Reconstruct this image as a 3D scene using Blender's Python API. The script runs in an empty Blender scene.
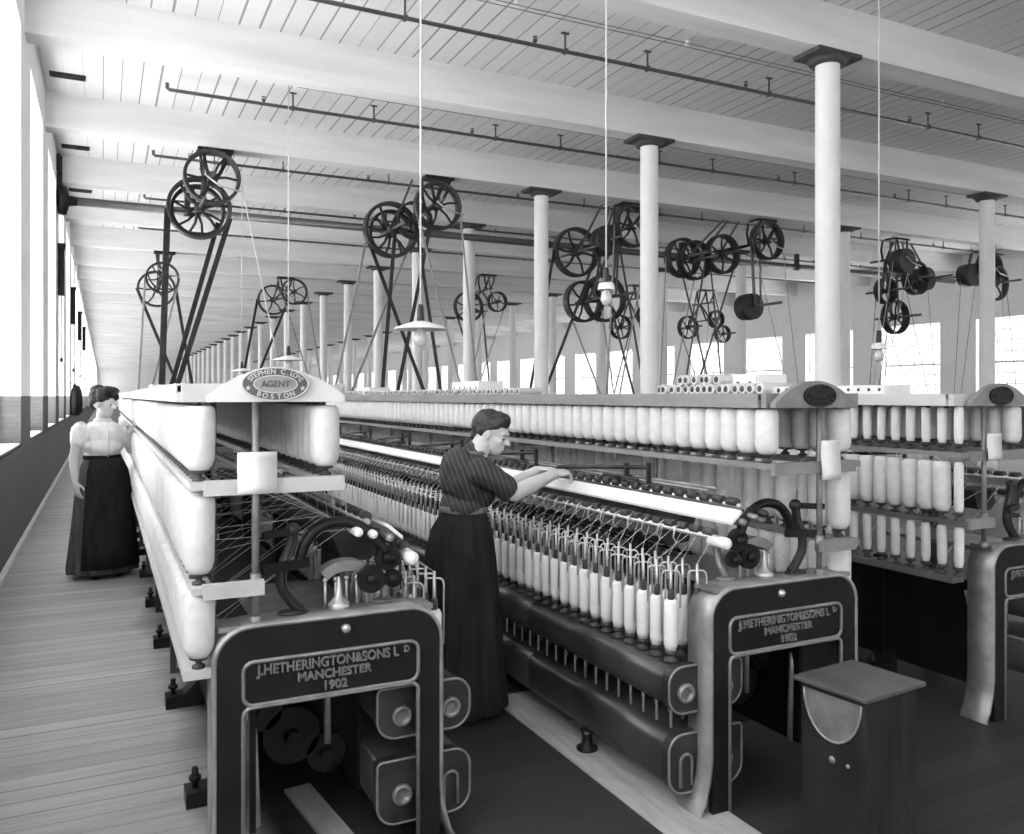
import bpy, bmesh, math, random
from mathutils import Vector, Matrix, noise
random.seed(7)
PI = math.pi
scene = bpy.context.scene
COL = scene.collection
H = 1.5

# ------------------------------------------------------------------ materials
MATS = {}
def mat(name, val, rough=.6, metal=0., var=.12, scale=6., bump=0., spec=.4, stretch=(1, 1, 1), tint=(1, 1, 1)):
    if name in MATS: return MATS[name]
    m = bpy.data.materials.new(name); m.use_nodes = True
    nt = m.node_tree; b = nt.nodes['Principled BSDF']
    tc = nt.nodes.new('ShaderNodeTexCoord'); mp = nt.nodes.new('ShaderNodeMapping'); mp.inputs['Scale'].default_value = stretch
    no = nt.nodes.new('ShaderNodeTexNoise'); no.inputs['Scale'].default_value = scale; no.inputs['Detail'].default_value = 5
    rp = nt.nodes.new('ShaderNodeValToRGB')
    lo = max(0, val * (1 - var)); hi = min(1, val * (1 + var))
    rp.color_ramp.elements[0].position = .3; rp.color_ramp.elements[1].position = .7
    rp.color_ramp.elements[0].color = (lo * tint[0], lo * tint[1], lo * tint[2], 1); rp.color_ramp.elements[1].color = (hi * tint[0], hi * tint[1], hi * tint[2], 1)
    L = nt.links.new
    L(tc.outputs['Object'], mp.inputs['Vector']); L(mp.outputs['Vector'], no.inputs['Vector'])
    L(no.outputs['Fac'], rp.inputs['Fac']); L(rp.outputs['Color'], b.inputs['Base Color'])
    b.inputs['Roughness'].default_value = rough; b.inputs['Metallic'].default_value = metal
    b.inputs['Specular IOR Level'].default_value = spec
    if bump:
        bp = nt.nodes.new('ShaderNodeBump'); bp.inputs['Strength'].default_value = bump; bp.inputs['Distance'].default_value = .01
        L(no.outputs['Fac'], bp.inputs['Height']); L(bp.outputs['Normal'], b.inputs['Normal'])
    MATS[name] = m
    return m

def board_mat(name, val, pitch, axis, line=.06, linecol=.1, rough=.6, var=.2, wave_dark=None, spec=.3, oil_shade=None):
    """boards whose joints repeat along AXIS (0 = X, 1 = Y); joints of uneven darkness"""
    m = bpy.data.materials.new(name); m.use_nodes = True
    nt = m.node_tree; N = nt.nodes.new; L = nt.links.new; b = nt.nodes['Principled BSDF']
    geo = N('ShaderNodeNewGeometry'); sp = N('ShaderNodeSeparateXYZ'); L(geo.outputs['Position'], sp.inputs[0])
    def math_(op, a, c=None):
        n = N('ShaderNodeMath'); n.operation = op
        for i, v in enumerate((a, c)):
            if v is None: continue
            if isinstance(v, (int, float)): n.inputs[i].default_value = v
            else: L(v, n.inputs[i])
        return n.outputs[0]
    q = math_('DIVIDE', sp.outputs[axis], pitch)
    fl = math_('FLOOR', q); fr = math_('FRACT', q)
    wn = N('ShaderNodeTexWhiteNoise'); wn.noise_dimensions = '1D'; L(fl, wn.inputs['W'])
    dist = math_('ABSOLUTE', math_('SUBTRACT', fr, .5))
    wl = math_('MULTIPLY', wn.outputs['Value'], line)
    isl = math_('GREATER_THAN', dist, math_('SUBTRACT', .5, wl))
    no = N('ShaderNodeTexNoise'); no.inputs['Scale'].default_value = 3; no.inputs['Detail'].default_value = 6
    mp = N('ShaderNodeMapping'); mp.inputs['Scale'].default_value = (8, .6, 1) if axis == 0 else (.6, 8, 1)
    L(geo.outputs['Position'], mp.inputs[0]); L(mp.outputs[0], no.inputs['Vector'])
    tone = math_('ADD', math_('MULTIPLY', math_('SUBTRACT', wn.outputs['Value'], .5), var), math_('MULTIPLY', math_('SUBTRACT', no.outputs['Fac'], .5), var * 2.2))
    v = math_('MULTIPLY', math_('ADD', tone, 1.), val)
    if oil_shade:
        # oil and painted-in shade on boards between and under the frames: a blotchy dark patch that begins past x = stain[0]
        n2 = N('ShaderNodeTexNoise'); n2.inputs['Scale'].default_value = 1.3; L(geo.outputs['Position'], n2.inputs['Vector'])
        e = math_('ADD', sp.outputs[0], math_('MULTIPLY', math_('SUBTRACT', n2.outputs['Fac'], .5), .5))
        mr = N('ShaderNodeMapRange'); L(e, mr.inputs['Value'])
        mr.inputs['From Min'].default_value = oil_shade[0]; mr.inputs['From Max'].default_value = oil_shade[0] + .25
        mr.inputs['To Min'].default_value = 1; mr.inputs['To Max'].default_value = oil_shade[1]
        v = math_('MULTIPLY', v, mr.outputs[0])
    mx = N('ShaderNodeMix'); mx.data_type = 'FLOAT'
    L(isl, mx.inputs[0]); L(v, mx.inputs[2]); mx.inputs[3].default_value = linecol
    cb = N('ShaderNodeCombineColor')
    for i in range(3): L(mx.outputs[0], cb.inputs[i])
    L(cb.outputs[0], b.inputs['Base Color'])
    b.inputs['Roughness'].default_value = rough; b.inputs['Specular IOR Level'].default_value = spec
    MATS[name] = m
    return m

def brick_mat(name, val):
    m = bpy.data.materials.new(name); m.use_nodes = True
    nt = m.node_tree; N = nt.nodes.new; L = nt.links.new; b = nt.nodes['Principled BSDF']
    geo = N('ShaderNodeNewGeometry'); sp = N('ShaderNodeSeparateXYZ'); L(geo.outputs['Position'], sp.inputs[0])
    ad = N('ShaderNodeMath'); L(sp.outputs[0], ad.inputs[0]); L(sp.outputs[1], ad.inputs[1])
    cb = N('ShaderNodeCombineXYZ'); L(ad.outputs[0], cb.inputs[0]); L(sp.outputs[2], cb.inputs[1])
    br = N('ShaderNodeTexBrick'); L(cb.outputs[0], br.inputs['Vector'])
    br.inputs['Scale'].default_value = 4.5; br.inputs['Mortar Size'].default_value = .012
    br.inputs['Color1'].default_value = (val, val, val, 1); br.inputs['Color2'].default_value = (val * 1.25,) * 3 + (1,); br.inputs['Mortar'].default_value = (val * .75,) * 3 + (1,)
    L(br.outputs['Color'], b.inputs['Base Color']); b.inputs['Roughness'].default_value = .7
    MATS[name] = m
    return m

white = mat('white_paint', .80, .7, var=.06, scale=2.5)
beam_m = mat('beam_white', .74, .75, var=.10, scale=1.5, stretch=(.3, 3, 3))
column_m = mat('column_white', .82, .6, var=.05, scale=3)
capital_m = mat('capital_iron', .06, .6)
cotton = mat('cotton', .76, .95, var=.05, scale=30, bump=.12, spec=.05)
cotton2 = mat('cotton_soft', .64, .95, var=.08, scale=24, bump=.15, spec=.05)
iron = mat('black_iron', .010, .42, var=.5, scale=5, spec=.25)
iron_soft = mat('worn_iron', .03, .45, var=.5, scale=7, spec=.35)
rail_m = mat('rail_iron', .05, .32, var=.35, scale=4, spec=.6, metal=.3)
rim_m = mat('rim_steel', .34, .42, .5, var=.3, scale=9)
steel = mat('bright_steel', .55, .35, .6, var=.15, scale=14)
dull_steel = mat('dull_steel', .25, .45, .5, var=.25, scale=14)
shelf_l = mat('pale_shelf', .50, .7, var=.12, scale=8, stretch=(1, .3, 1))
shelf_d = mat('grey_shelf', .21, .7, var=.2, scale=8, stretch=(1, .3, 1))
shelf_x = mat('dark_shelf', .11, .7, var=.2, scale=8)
dark_wood = mat('dark_wood', .025, .7, var=.4, spec=.12, scale=6, stretch=(4, 1, .6))
pale_wood = mat('pale_wood', .40, .75, var=.18, scale=5, stretch=(6, 1, 1))
foot_m = mat('bobbin_foot', .05, .6)
paper = mat('paper', .68, .85, var=.04)
leather = mat('belt_leather', .045, .6, var=.4, scale=8)
pale_belt = mat('pale_belt', .42, .7, var=.2, scale=8)
pulley_m = mat('pulley_iron', .035, .5, var=.4)
shaft_m = mat('shaft_steel', .12, .4, .5)
wire_m = mat('wire', .22, .6)
cord_m = mat('cord', .62, .8)
porcelain = mat('porcelain', .85, .3, var=.02)
skin = mat('skin', .60, .55, var=.05, scale=10, spec=.35)
hair_m = mat('hair', .02, .6, var=.6, scale=22, bump=.4, stretch=(1, 1, 3))
hair_g = mat('hair_lighter', .035, .55, var=.6, scale=22, bump=.4, stretch=(1, 1, 3))
blouse_w = mat('white_cotton_cloth', .84, .9, var=.08, scale=12, bump=.25)
skirt_d = mat('dark_skirt', .020, .9, var=.35, scale=9, bump=.2, stretch=(3, 3, .4), spec=.2)
skirt_g = mat('grey_skirt', .085, .9, var=.35, scale=9, bump=.2, stretch=(3, 3, .4), spec=.2)
belt_m = mat('belt_cloth', .16, .7)
boot_m = mat('boot', .02, .4)
eye_m = mat('eye_dark', .03, .3)
lip_m = mat('lip', .30, .5)
cream = mat('raised_letters', .16, .5, var=.1)
sign_dark = mat('sign_dark', .09, .5, var=.15)
sign_pale = mat('sign_pale', .50, .6, var=.1)
ceiling_m = board_mat('ceiling_boards', .74, .245, 0, line=.075, linecol=.30, rough=.7, var=.06)
floor_m = board_mat('floor_boards', .35, .115, 1, line=.035, linecol=.05, rough=.55, var=.3, spec=.35, oil_shade=(.24, .10))
brick = brick_mat('dado_brick', .11)
ground_m = mat('yard_ground', .25, .9)

def glass_mat():
    m = bpy.data.materials.new('window_glass'); m.use_nodes = True
    nt = m.node_tree; N = nt.nodes.new; L = nt.links.new
    nt.nodes.remove(nt.nodes['Principled BSDF'])
    t = N('ShaderNodeBsdfTransparent'); t.inputs[0].default_value = (.96, .96, .96, 1)
    g = N('ShaderNodeBsdfGlossy'); g.inputs['Roughness'].default_value = .05
    mx = N('ShaderNodeMixShader'); mx.inputs[0].default_value = .05
    L(t.outputs[0], mx.inputs[1]); L(g.outputs[0], mx.inputs[2]); L(mx.outputs[0], nt.nodes['Material Output'].inputs[0])
    return m
glass = glass_mat()

def stripe_cloth():
    m = bpy.data.materials.new('striped_blouse'); m.use_nodes = True
    nt = m.node_tree; N = nt.nodes.new; L = nt.links.new; b = nt.nodes['Principled BSDF']
    tc = N('ShaderNodeTexCoord'); mp = N('ShaderNodeMapping'); mp.inputs['Rotation'].default_value = (0, .35, .2)
    w = N('ShaderNodeTexWave'); w.wave_type = 'BANDS'; w.bands_direction = 'X'; w.inputs['Scale'].default_value = 14; w.inputs['Distortion'].default_value = 1.2
    rp = N('ShaderNodeValToRGB'); rp.color_ramp.elements[0].position = .72; rp.color_ramp.elements[0].color = (.035,) * 3 + (1,); rp.color_ramp.elements[1].position = .95; rp.color_ramp.elements[1].color = (.085,) * 3 + (1,)
    L(tc.outputs['Object'], mp.inputs[0]); L(mp.outputs[0], w.inputs[0]); L(w.outputs['Fac'], rp.inputs[0]); L(rp.outputs[0], b.inputs['Base Color'])
    b.inputs['Roughness'].default_value = .9
    MATS['striped'] = m
    return m
striped = stripe_cloth()

# ------------------------------------------------------------------ mesh helpers
class MB:
    def __init__(self): self.bm = bmesh.new(); self.mi = 0; self.sm = False
    def _tag(self, faces, smooth=None):
        for f in faces:
            f.material_index = self.mi
            f.smooth = self.sm if smooth is None else smooth
    def m(self, i): self.mi = i; return self
    def box(self, a, b, bev=0.):
        x0, x1 = sorted((a[0], b[0])); y0, y1 = sorted((a[1], b[1])); z0, z1 = sorted((a[2], b[2]))
        r = bmesh.ops.create_cube(self.bm, size=1)
        vs = r['verts']
        for v in vs: v.co = Vector(((x0 + x1) / 2 + v.co.x * (x1 - x0), (y0 + y1) / 2 + v.co.y * (y1 - y0), (z0 + z1) / 2 + v.co.z * (z1 - z0)))
        fs = {f for v in vs for f in v.link_faces}
        self._tag(fs, False)
        if bev:
            es = {e for v in vs for e in v.link_edges}
            r = bmesh.ops.bevel(self.bm, geom=list(es), offset=bev, segments=2, affect='EDGES', profile=.5)
            self._tag(r['faces'], True)
        return self
    def obox(self, c, size, rot):
        r = bmesh.ops.create_cube(self.bm, size=1)
        M = Matrix.Translation(c) @ rot.to_4x4() @ Matrix.Diagonal((*size, 1))
        for v in r['verts']: v.co = M @ v.co
        self._tag({f for v in r['verts'] for f in v.link_faces}, False)
        return self
    def bar(self, p, q, w, h, up=(0, 0, 1)):
        p = Vector(p); q = Vector(q); d = (q - p); n = d.normalized(); u = Vector(up)
        s = n.cross(u).normalized(); t = s.cross(n)
        R = Matrix((n, s, t)).transposed()
        return self.obox((p + q) / 2, (d.length, w, h), R)
    def cyl(self, p, q, r0, r1=None, seg=12, caps=True):
        r1 = r0 if r1 is None else r1
        p = Vector(p); q = Vector(q); d = q - p
        R = d.to_track_quat('Z', 'Y').to_matrix().to_4x4()
        r = bmesh.ops.create_cone(self.bm, cap_ends=caps, cap_tris=False, segments=seg, radius1=r0, radius2=r1, depth=d.length)
        M = Matrix.Translation((p + q) / 2) @ R
        for v in r['verts']: v.co = M @ v.co
        for f in {f for v in r['verts'] for f in v.link_faces}:
            f.material_index = self.mi; f.smooth = len(f.verts) == 4
        return self
    def ell(self, c, rad, rot=None, u=16, v=10):
        r = bmesh.ops.create_uvsphere(self.bm, u_segments=u, v_segments=v, radius=1)
        M = Matrix.Translation(c) @ (rot.to_4x4() if rot else Matrix()) @ Matrix.Diagonal((*rad, 1))
        for w in r['verts']: w.co = M @ w.co
        self._tag({f for w in r['verts'] for f in w.link_faces}, True)
        return self
    def cap(self, p, q, r0, r1, seg=12):
        self.cyl(p, q, r0, r1, seg); self.ell(p, (r0,) * 3, None, seg, 8); self.ell(q, (r1,) * 3, None, seg, 8); return self
    def lathe(self, prof, c, seg=16, axis='Z', mis=None):
        """profile = [(radius, height)] spun about an axis through c"""
        c = Vector(c); rings = []
        for (r, h) in prof:
            ring = []
            for k in range(seg):
                a = 2 * PI * k / seg
                if axis == 'Z': v = Vector((r * math.cos(a), r * math.sin(a), h))
                elif axis == 'Y': v = Vector((r * math.cos(a), h, r * math.sin(a)))
                else: v = Vector((h, r * math.cos(a), r * math.sin(a)))
                ring.append(self.bm.verts.new(c + v))
            rings.append(ring)
        fs = []
        for i in range(len(rings) - 1):
            for k in range(seg):
                f = self.bm.faces.new((rings[i][k], rings[i][(k + 1) % seg], rings[i + 1][(k + 1) % seg], rings[i + 1][k]))
                f.smooth = True; f.material_index = mis[i] if mis else self.mi; fs.append(f)
        shut = abs(prof[0][0] - prof[-1][0]) < 1e-6 and abs(prof[0][1] - prof[-1][1]) < 1e-6
        for ring, i in ((rings[0], 0), (rings[-1], -1)):
            if prof[i][0] > 1e-5 and not shut:
                f = self.bm.faces.new(ring); f.material_index = mis[i] if mis else self.mi; fs.append(f)
        return self
    def tube(self, pts, r, seg=8, closed=False):
        pts = [Vector(p) for p in pts]; n = len(pts); rings = []; prev = None
        rr = r if isinstance(r, (list, tuple)) else [r] * n
        for i, p in enumerate(pts):
            a = pts[i - 1] if (i > 0 or closed) else p; b = pts[(i + 1) % n] if (i < n - 1 or closed) else p
            t = (b - a).normalized()
            if prev is None:
                up = Vector((0, 0, 1)) if abs(t.z) < .9 else Vector((1, 0, 0))
                s = t.cross(up).normalized()
            else:
                s = (prev - t * prev.dot(t)).normalized()
            prev = s; w = t.cross(s)
            rings.append([self.bm.verts.new(p + (s * math.cos(2 * PI * k / seg) + w * math.sin(2 * PI * k / seg)) * rr[i]) for k in range(seg)])
        m = n if closed else n - 1
        for i in range(m):
            A = rings[i]; B = rings[(i + 1) % n]
            for k in range(seg):
                f = self.bm.faces.new((A[k], A[(k + 1) % seg], B[(k + 1) % seg], B[k])); f.smooth = True; f.material_index = self.mi
        if not closed:
            for ring in (rings[0], rings[-1]):
                f = self.bm.faces.new(ring); f.material_index = self.mi
        return self
    def prism(self, pts, d0, d1, plane='XZ'):
        """polygon extruded between d0 and d1; XZ -> along Y, YZ -> along X, XY -> along Z"""
        def P(p, d):
            return Vector((p[0], d, p[1])) if plane == 'XZ' else (Vector((d, p[0], p[1])) if plane == 'YZ' else Vector((p[0], p[1], d)))
        A = [self.bm.verts.new(P(p, d0)) for p in pts]; B = [self.bm.verts.new(P(p, d1)) for p in pts]; n = len(pts)
        fs = [self.bm.faces.new(A), self.bm.faces.new(B[::-1])]
        for i in range(n): fs.append(self.bm.faces.new((A[i], B[i], B[(i + 1) % n], A[(i + 1) % n])))
        self._tag(fs, False)
        return self
    def loft(self, rings, cap=True):
        R = [[self.bm.verts.new(p) for p in r] for r in rings]; n = len(R[0])
        for i in range(len(R) - 1):
            for k in range(n):
                f = self.bm.faces.new((R[i][k], R[i][(k + 1) % n], R[i + 1][(k + 1) % n], R[i + 1][k])); f.smooth = True; f.material_index = self.mi
        if cap:
            for r in (R[0], R[-1]):
                f = self.bm.faces.new(r); f.material_index = self.mi
        return self
    def mesh(self, name, mats):
        bmesh.ops.recalc_face_normals(self.bm, faces=self.bm.faces)
        me = bpy.data.meshes.new(name); self.bm.to_mesh(me); self.bm.free()
        for x in (mats if isinstance(mats, (list, tuple)) else [mats]): me.materials.append(x)
        return me
    def build(self, name, mats, parent=None, loc=None):
        o = bpy.data.objects.new(name, self.mesh(name, mats)); COL.objects.link(o)
        if parent is not None: o.parent = parent
        if loc is not None: o.location = loc
        return o

def tag(o, label=None, cat=None, group=None, kind=None):
    if label: o['label'] = label
    if cat: o['category'] = cat
    if group: o['group'] = group
    if kind: o['kind'] = kind
    return o
def empty(name, loc, label, cat, group=None):
    o = bpy.data.objects.new(name, None); COL.objects.link(o); o.location = loc; o.empty_display_size = .1
    return tag(o, label, cat, group)
def struct(mb, name, mats, parent=None):
    o = mb.build(name, mats, parent)
    o['kind'] = 'structure'
    return o
def dup(o, loc, label=None, group=None, parent=None, rotz=None):
    c = o.copy(); COL.objects.link(c)
    if loc is not None: c.location = loc
    if rotz is not None: c.rotation_euler = (0, 0, rotz)
    if label: c['label'] = label
    if group: c['group'] = group
    if parent is not None: c.parent = parent
    for ch in list(o.children):
        dup(ch, None, parent=c)
    return c
def arc(cx, cy, r, a0, a1, n):
    return [(cx + r * math.cos(math.radians(a0 + (a1 - a0) * i / n)), cy + r * math.sin(math.radians(a0 + (a1 - a0) * i / n))) for i in range(n + 1)]
def text_bm(bm, body, size, M, mi, extrude=.002, align='CENTER', sx=1., bold=0.):
    """letters as real raised shapes, appended to bm"""
    cu = bpy.data.curves.new('t', 'FONT'); cu.body = body; cu.size = size; cu.align_x = align; cu.align_y = 'CENTER'; cu.extrude = extrude; cu.offset = bold
    ob = bpy.data.objects.new('t', cu); COL.objects.link(ob)
    bpy.context.view_layer.update()
    me = bpy.data.meshes.new_from_object(ob.evaluated_get(bpy.context.evaluated_depsgraph_get()))
    me.transform(M @ Matrix.Diagonal((sx, 1, 1, 1)))
    for p in me.polygons: p.material_index = mi
    bm.from_mesh(me)
    bpy.data.objects.remove(ob); bpy.data.curves.remove(cu); bpy.data.meshes.remove(me)
def smooth_path(pts, n=5):
    P = [Vector(p) for p in pts]; out = []
    for i in range(len(P) - 1):
        a = P[max(0, i - 1)]; b = P[i]; c = P[i + 1]; d = P[min(len(P) - 1, i + 2)]
        for k in range(n):
            t = k / n
            out.append(.5 * ((2 * b) + (c - a) * t + (2 * a - 5 * b + 4 * c - d) * t * t + (3 * b - a - 3 * c + d) * t ** 3))
    out.append(P[-1]); return out
FACE = Matrix.Rotation(PI / 2, 4, 'X')          # text stands up, read from -Y

# ------------------------------------------------------------------ room
XL, XR = -.765, 24.6
YB, YF = -7., 128.
ZB, ZC = 5.46, 5.98
BS = 3.535; BY = [3.57 + BS * k for k in range(-2, 36)]     # beam centre lines
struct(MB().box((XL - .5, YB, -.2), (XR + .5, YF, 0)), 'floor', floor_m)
struct(MB().box((XL - .5, YB, ZC), (XR + .5, YF, ZC + .2)), 'ceiling', ceiling_m)
bw = MB().box((XL - .5, YB - .4, 0), (XR + .5, YB, 1.0)).box((XL - .5, YB - .4, 5.2), (XR + .5, YB, ZC))  # unseen wall; its window gaps are added for fill from behind the camera
for k in range(9): bw.box((XL - .5 + 3.05 * k, YB - .4, 1.0), (XL + .8 + 3.05 * k, YB, 5.2))
struct(bw, 'wall_back', white)
struct(MB().box((XL - .5, YF, 0), (XR + .5, YF + .4, ZC)), 'wall_far', white)
WB = 1.0; WT = 5.35; PW = 1.25; WTH = .42
def side_wall(name, X, sgn, sill, top):
    """piers, spandrel and header around the window openings; sgn -1 = outside is -X"""
    b = MB()
    xo = X + sgn * WTH
    b.m(1).box((X, YB, 0), (xo, YF, sill))
    b.m(0).box((X, YB, top), (xo, YF, ZC))
    for y in BY:
        y0, y1 = y - PW / 2, y + PW / 2
        b.m(1).box((X, y0, sill), (xo, y1, 1.5)); b.m(0).box((X, y0, 1.5), (xo, y1, top))
    return struct(b, name, [mat('pier_white', .92, .7, var=.03), brick])
side_wall('wall_left', XL, -1, WB, WT)
side_wall('wall_right', XR, 1, 1.2, 3.9)

def window_mesh(w, h):
    f = MB(); t = .05
    f.box((0, -w / 2, 0), (.06, -w / 2 + t, h)); f.box((0, w / 2 - t, 0), (.06, w / 2, h)); f.box((0, -w / 2, 0), (.06, w / 2, t)); f.box((0, -w / 2, h - t), (.06, w / 2, h))
    f.box((0, -w / 2, h * .5 - .03), (.07, w / 2, h * .5 + .03))
    for k in range(1, 4): f.box((.015, -w / 2 + w * k / 4 - .012, 0), (.045, -w / 2 + w * k / 4 + .012, h))
    for k in range(1, 8):
        if k != 4: f.box((.015, -w / 2, h * k / 8 - .012), (.045, w / 2, h * k / 8 + .012))
    return f.mesh('window_frame', white), MB().box((.028, -w / 2 + .02, .02), (.032, w / 2 - .02, h - .02)).mesh('window_glass', glass)
WN = 0
for X, sgn, sill, top in ((XL, -1, WB, WT), (XR, 1, 1.2, 3.9)):
    w = BS - PW; fm, gm = window_mesh(w, top - sill)
    sm = MB().box((-.16, -w / 2 - .0, -.05), (.05, w / 2, .012), .012).mesh('window_sill', white)
    for i in range(len(BY) - 1):
        WN += 1
        y = (BY[i] + BY[i + 1]) / 2
        o = bpy.data.objects.new(f'window_{WN}', fm); COL.objects.link(o); o['kind'] = 'structure'
        o.location = (X + sgn * .2 - (.06 if sgn < 0 else 0), y, sill)
        g = bpy.data.objects.new('window_glass', gm); COL.objects.link(g); g.parent = o
        s = bpy.data.objects.new('window_sill', sm); COL.objects.link(s); s.parent = o
        if sgn < 0: s.location = (.21, 0, .0)
        else: s.location = (-.0, 0, 0)
# white-painted line where floor meets the outer wall
TN = 0
def trim(b, m):
    global TN
    TN += 1
    return struct(b, f'trim_{TN}', m)
trim(MB().box((XL, YB, 0), (XL + .04, YF, .03)), white)
for i, y in enumerate(BY):
    b = MB().box((XL, y - .16, ZB), (XR, y + .16, ZC))
    struct(b, 'ceiling_beam', beam_m)
struct(MB().box((-60, -40, -4.2), (90, 170, -4)), 'ground_outside', ground_m)

# columns with iron cap plates
cm = MB().lathe([(.17, 0), (.17, .25), (.142, .3), (.138, ZB - .14), (.138, ZB - .11)], (0, 0, 0), 24).mesh('column', column_m)
b = MB(); b.prism([(-.34, -.2), (.34, -.2), (.34, .2), (-.34, .2)], ZB - .05, ZB, 'XY')
b.lathe([(.15, ZB - .12), (.19, ZB - .115), (.24, ZB - .05)], (0, 0, 0), 20); capm = b.mesh('capital', capital_m)
ORD = ['first', 'second', 'third', 'fourth', 'fifth', 'sixth', 'seventh', 'eighth', 'ninth', 'tenth', 'eleventh', 'twelfth', 'thirteenth', 'fourteenth', 'fifteenth', 'sixteenth', 'seventeenth', 'eighteenth', 'nineteenth', 'twentieth']
for r, X in enumerate((7.58, 15.65)):
    vis = 0
    for i, y in enumerate(BY):
        if y < 6 or (r == 1 and y < 10) or y > 100: continue
        o = bpy.data.objects.new('column', cm); COL.objects.link(o); o.location = (X, y, 0)
        k = bpy.data.objects.new('capital', capm); COL.objects.link(k); k.parent = o
        row = 'near row' if r == 0 else 'second row over'
        if vis == 0 and r == 0: lab = 'tall white round column, largest, with dark cap plate under the top beam'
        elif vis < 12: lab = f'white round column with dark cap plate, {ORD[vis]} counting away in the {row}'
        else: lab = f'small far white column beyond the twelfth of the {row}'
        tag(o, lab, 'column', 'columns of the ' + row)
        vis += 1

# sprinkler pipes, one per bay, with heads and hangers
hd = MB(); hd.cyl((0, 0, 0), (0, 0, .05), .016, .016, 8).cyl((0, 0, .05), (0, 0, .075), .034, .02, 8).cyl((0, 0, .1), (0, 0, .105), .03, .03, 8).cyl((-.02, 0, .06), (-.02, 0, .105), .004, .004, 6).cyl((.02, 0, .06), (.02, 0, .105), .004, .004, 6)
hd_me = hd.mesh('sprinkler_head', shaft_m)
hg_me = MB().cyl((0, 0, -.02), (0, 0, .23), .013, .013, 6).box((-.05, -.02, .215), (.05, .02, .23)).cyl((0, -.03, 0), (0, .03, 0), .035, .035, 10).mesh('pipe_hanger', shaft_m)
PN = ['second', 'third', 'fourth', 'fifth', 'sixth', 'seventh', 'eighth']
for i in range(8):
    y = 8.95 + BS * i; z = 5.75
    p = MB(); p.tube([(.80, y, z + .09), (.80, y, z + .02), (.83, y, z), (1.0, y, z), (XR - .3, y, z)], .026, 8)
    o = p.build('sprinkler_pipe', shaft_m)
    tag(o, 'dark sprinkler pipe under the ceiling boards, ' + ('lowest and boldest one, in the top bay' if i == 0 else f'in the {PN[i-1]} bay from the top'), 'pipe', 'sprinkler pipes')
    nx = 14 if i < 4 else 8
    for k in range(nx):
        x = 1.4 + 1.65 * k + (.7 if i % 2 else 0)
        if x > XR - 1: continue
        c = bpy.data.objects.new('sprinkler_head' if k % 2 == 0 else 'pipe_hanger', hd_me if k % 2 == 0 else hg_me)
        COL.objects.link(c); c.parent = o; c.location = (x, y, z + (.0 if k % 2 == 0 else 0))
        if k % 2 == 0:
            c2 = bpy.data.objects.new('pipe_hanger', hg_me); COL.objects.link(c2); c2.parent = o; c2.location = (x + .42, y, z)
# knob and tube wires with porcelain insulators
ins = MB().lathe([(.0, 0), (.03, 0), (.034, -.02), (.02, -.03), (.034, -.042), (.03, -.06), (0, -.06)], (0, 0, 0), 10).mesh('insulator', porcelain)
for i in range(3):
    y = 8.4 + BS * i
    w = MB()
    for dy in (0, .09): w.tube([(2.5 + 2 * k, y + dy + .012 * math.sin(k * 2.1 + dy), ZC - .075) for k in range(11)], .006, 5)
    o = w.build('electric_wire', wire_m)
    tag(o, f'pair of thin wires on white insulators across the ceiling, {["top","second","third"][i]} bay', 'wire', 'ceiling wires')
    for k in range(8):
        c = bpy.data.objects.new('insulator', ins); COL.objects.link(c); c.parent = o; c.location = (4.2 + 2.4 * k + .5 * i, y + .045, ZC - .012)

# small dark vents by the wall and dark boxes up on the piers
for i, (y) in enumerate((12.2, 15.9, 19.4)):
    o = MB().box((XL + .10, y + .9, ZC - .05), (XL + .55, y + 1.0, ZC)).box((XL + .12, y + .92, ZC - .07), (XL + .53, y + .95, ZC - .04)).build('ceiling_vent', iron_soft)
    tag(o, f'flat dark vent at the ceiling edge by the windows, {["first","second","third"][i]} along', 'vent', 'ceiling edge vents')
for i, y in enumerate((17.9, 24.9, 32, 39)):
    e = empty('wall_box', (XL, y, 3.4), f'narrow dark box high on a window pier, {["lowest slung and largest","second along","third along","fourth along"][i]}', 'box', 'dark pier boxes')
    MB().box((0, -.12, 0), (.11, .12, .95), .015).box((0, -.14, .9), (.13, .14, .97)).build('case', iron, e)
    MB().tube([(.06, 0, 0), (.06, 0, -1.2)], .009, 6).ell((.06, 0, -1.22), (.03, .03, .05)).build('pull_cord', iron_soft, e)
for i, y in enumerate((24.4, 27.6)):
    c = MB()
    n = 20
    rings = []
    for z, rx, ry in ((1.0, .10, .26), (1.25, .11, .28), (1.5, .10, .24), (1.66, .08, .20), (1.74, .05, .10), (1.80, .03, .05)):
        rings.append([(XL + .11 + rx * math.cos(a) * (1 + .1 * math.sin(5 * a + z)), y + ry * math.sin(a), z) for a in [2 * PI * k / n for k in range(n)]])
    c.loft(rings)
    o = c.build('hanging_coat', skirt_d)
    tag(o, f'dark coat hanging on the wall between far windows, {["nearer the standing woman","farther along"][i]}', 'coat', 'coats on the wall')
    MB().tube([(XL, y, 1.84), (XL + .09, y, 1.84), (XL + .11, y, 1.80)], .012, 6).build('coat_hook', iron, o)

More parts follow.
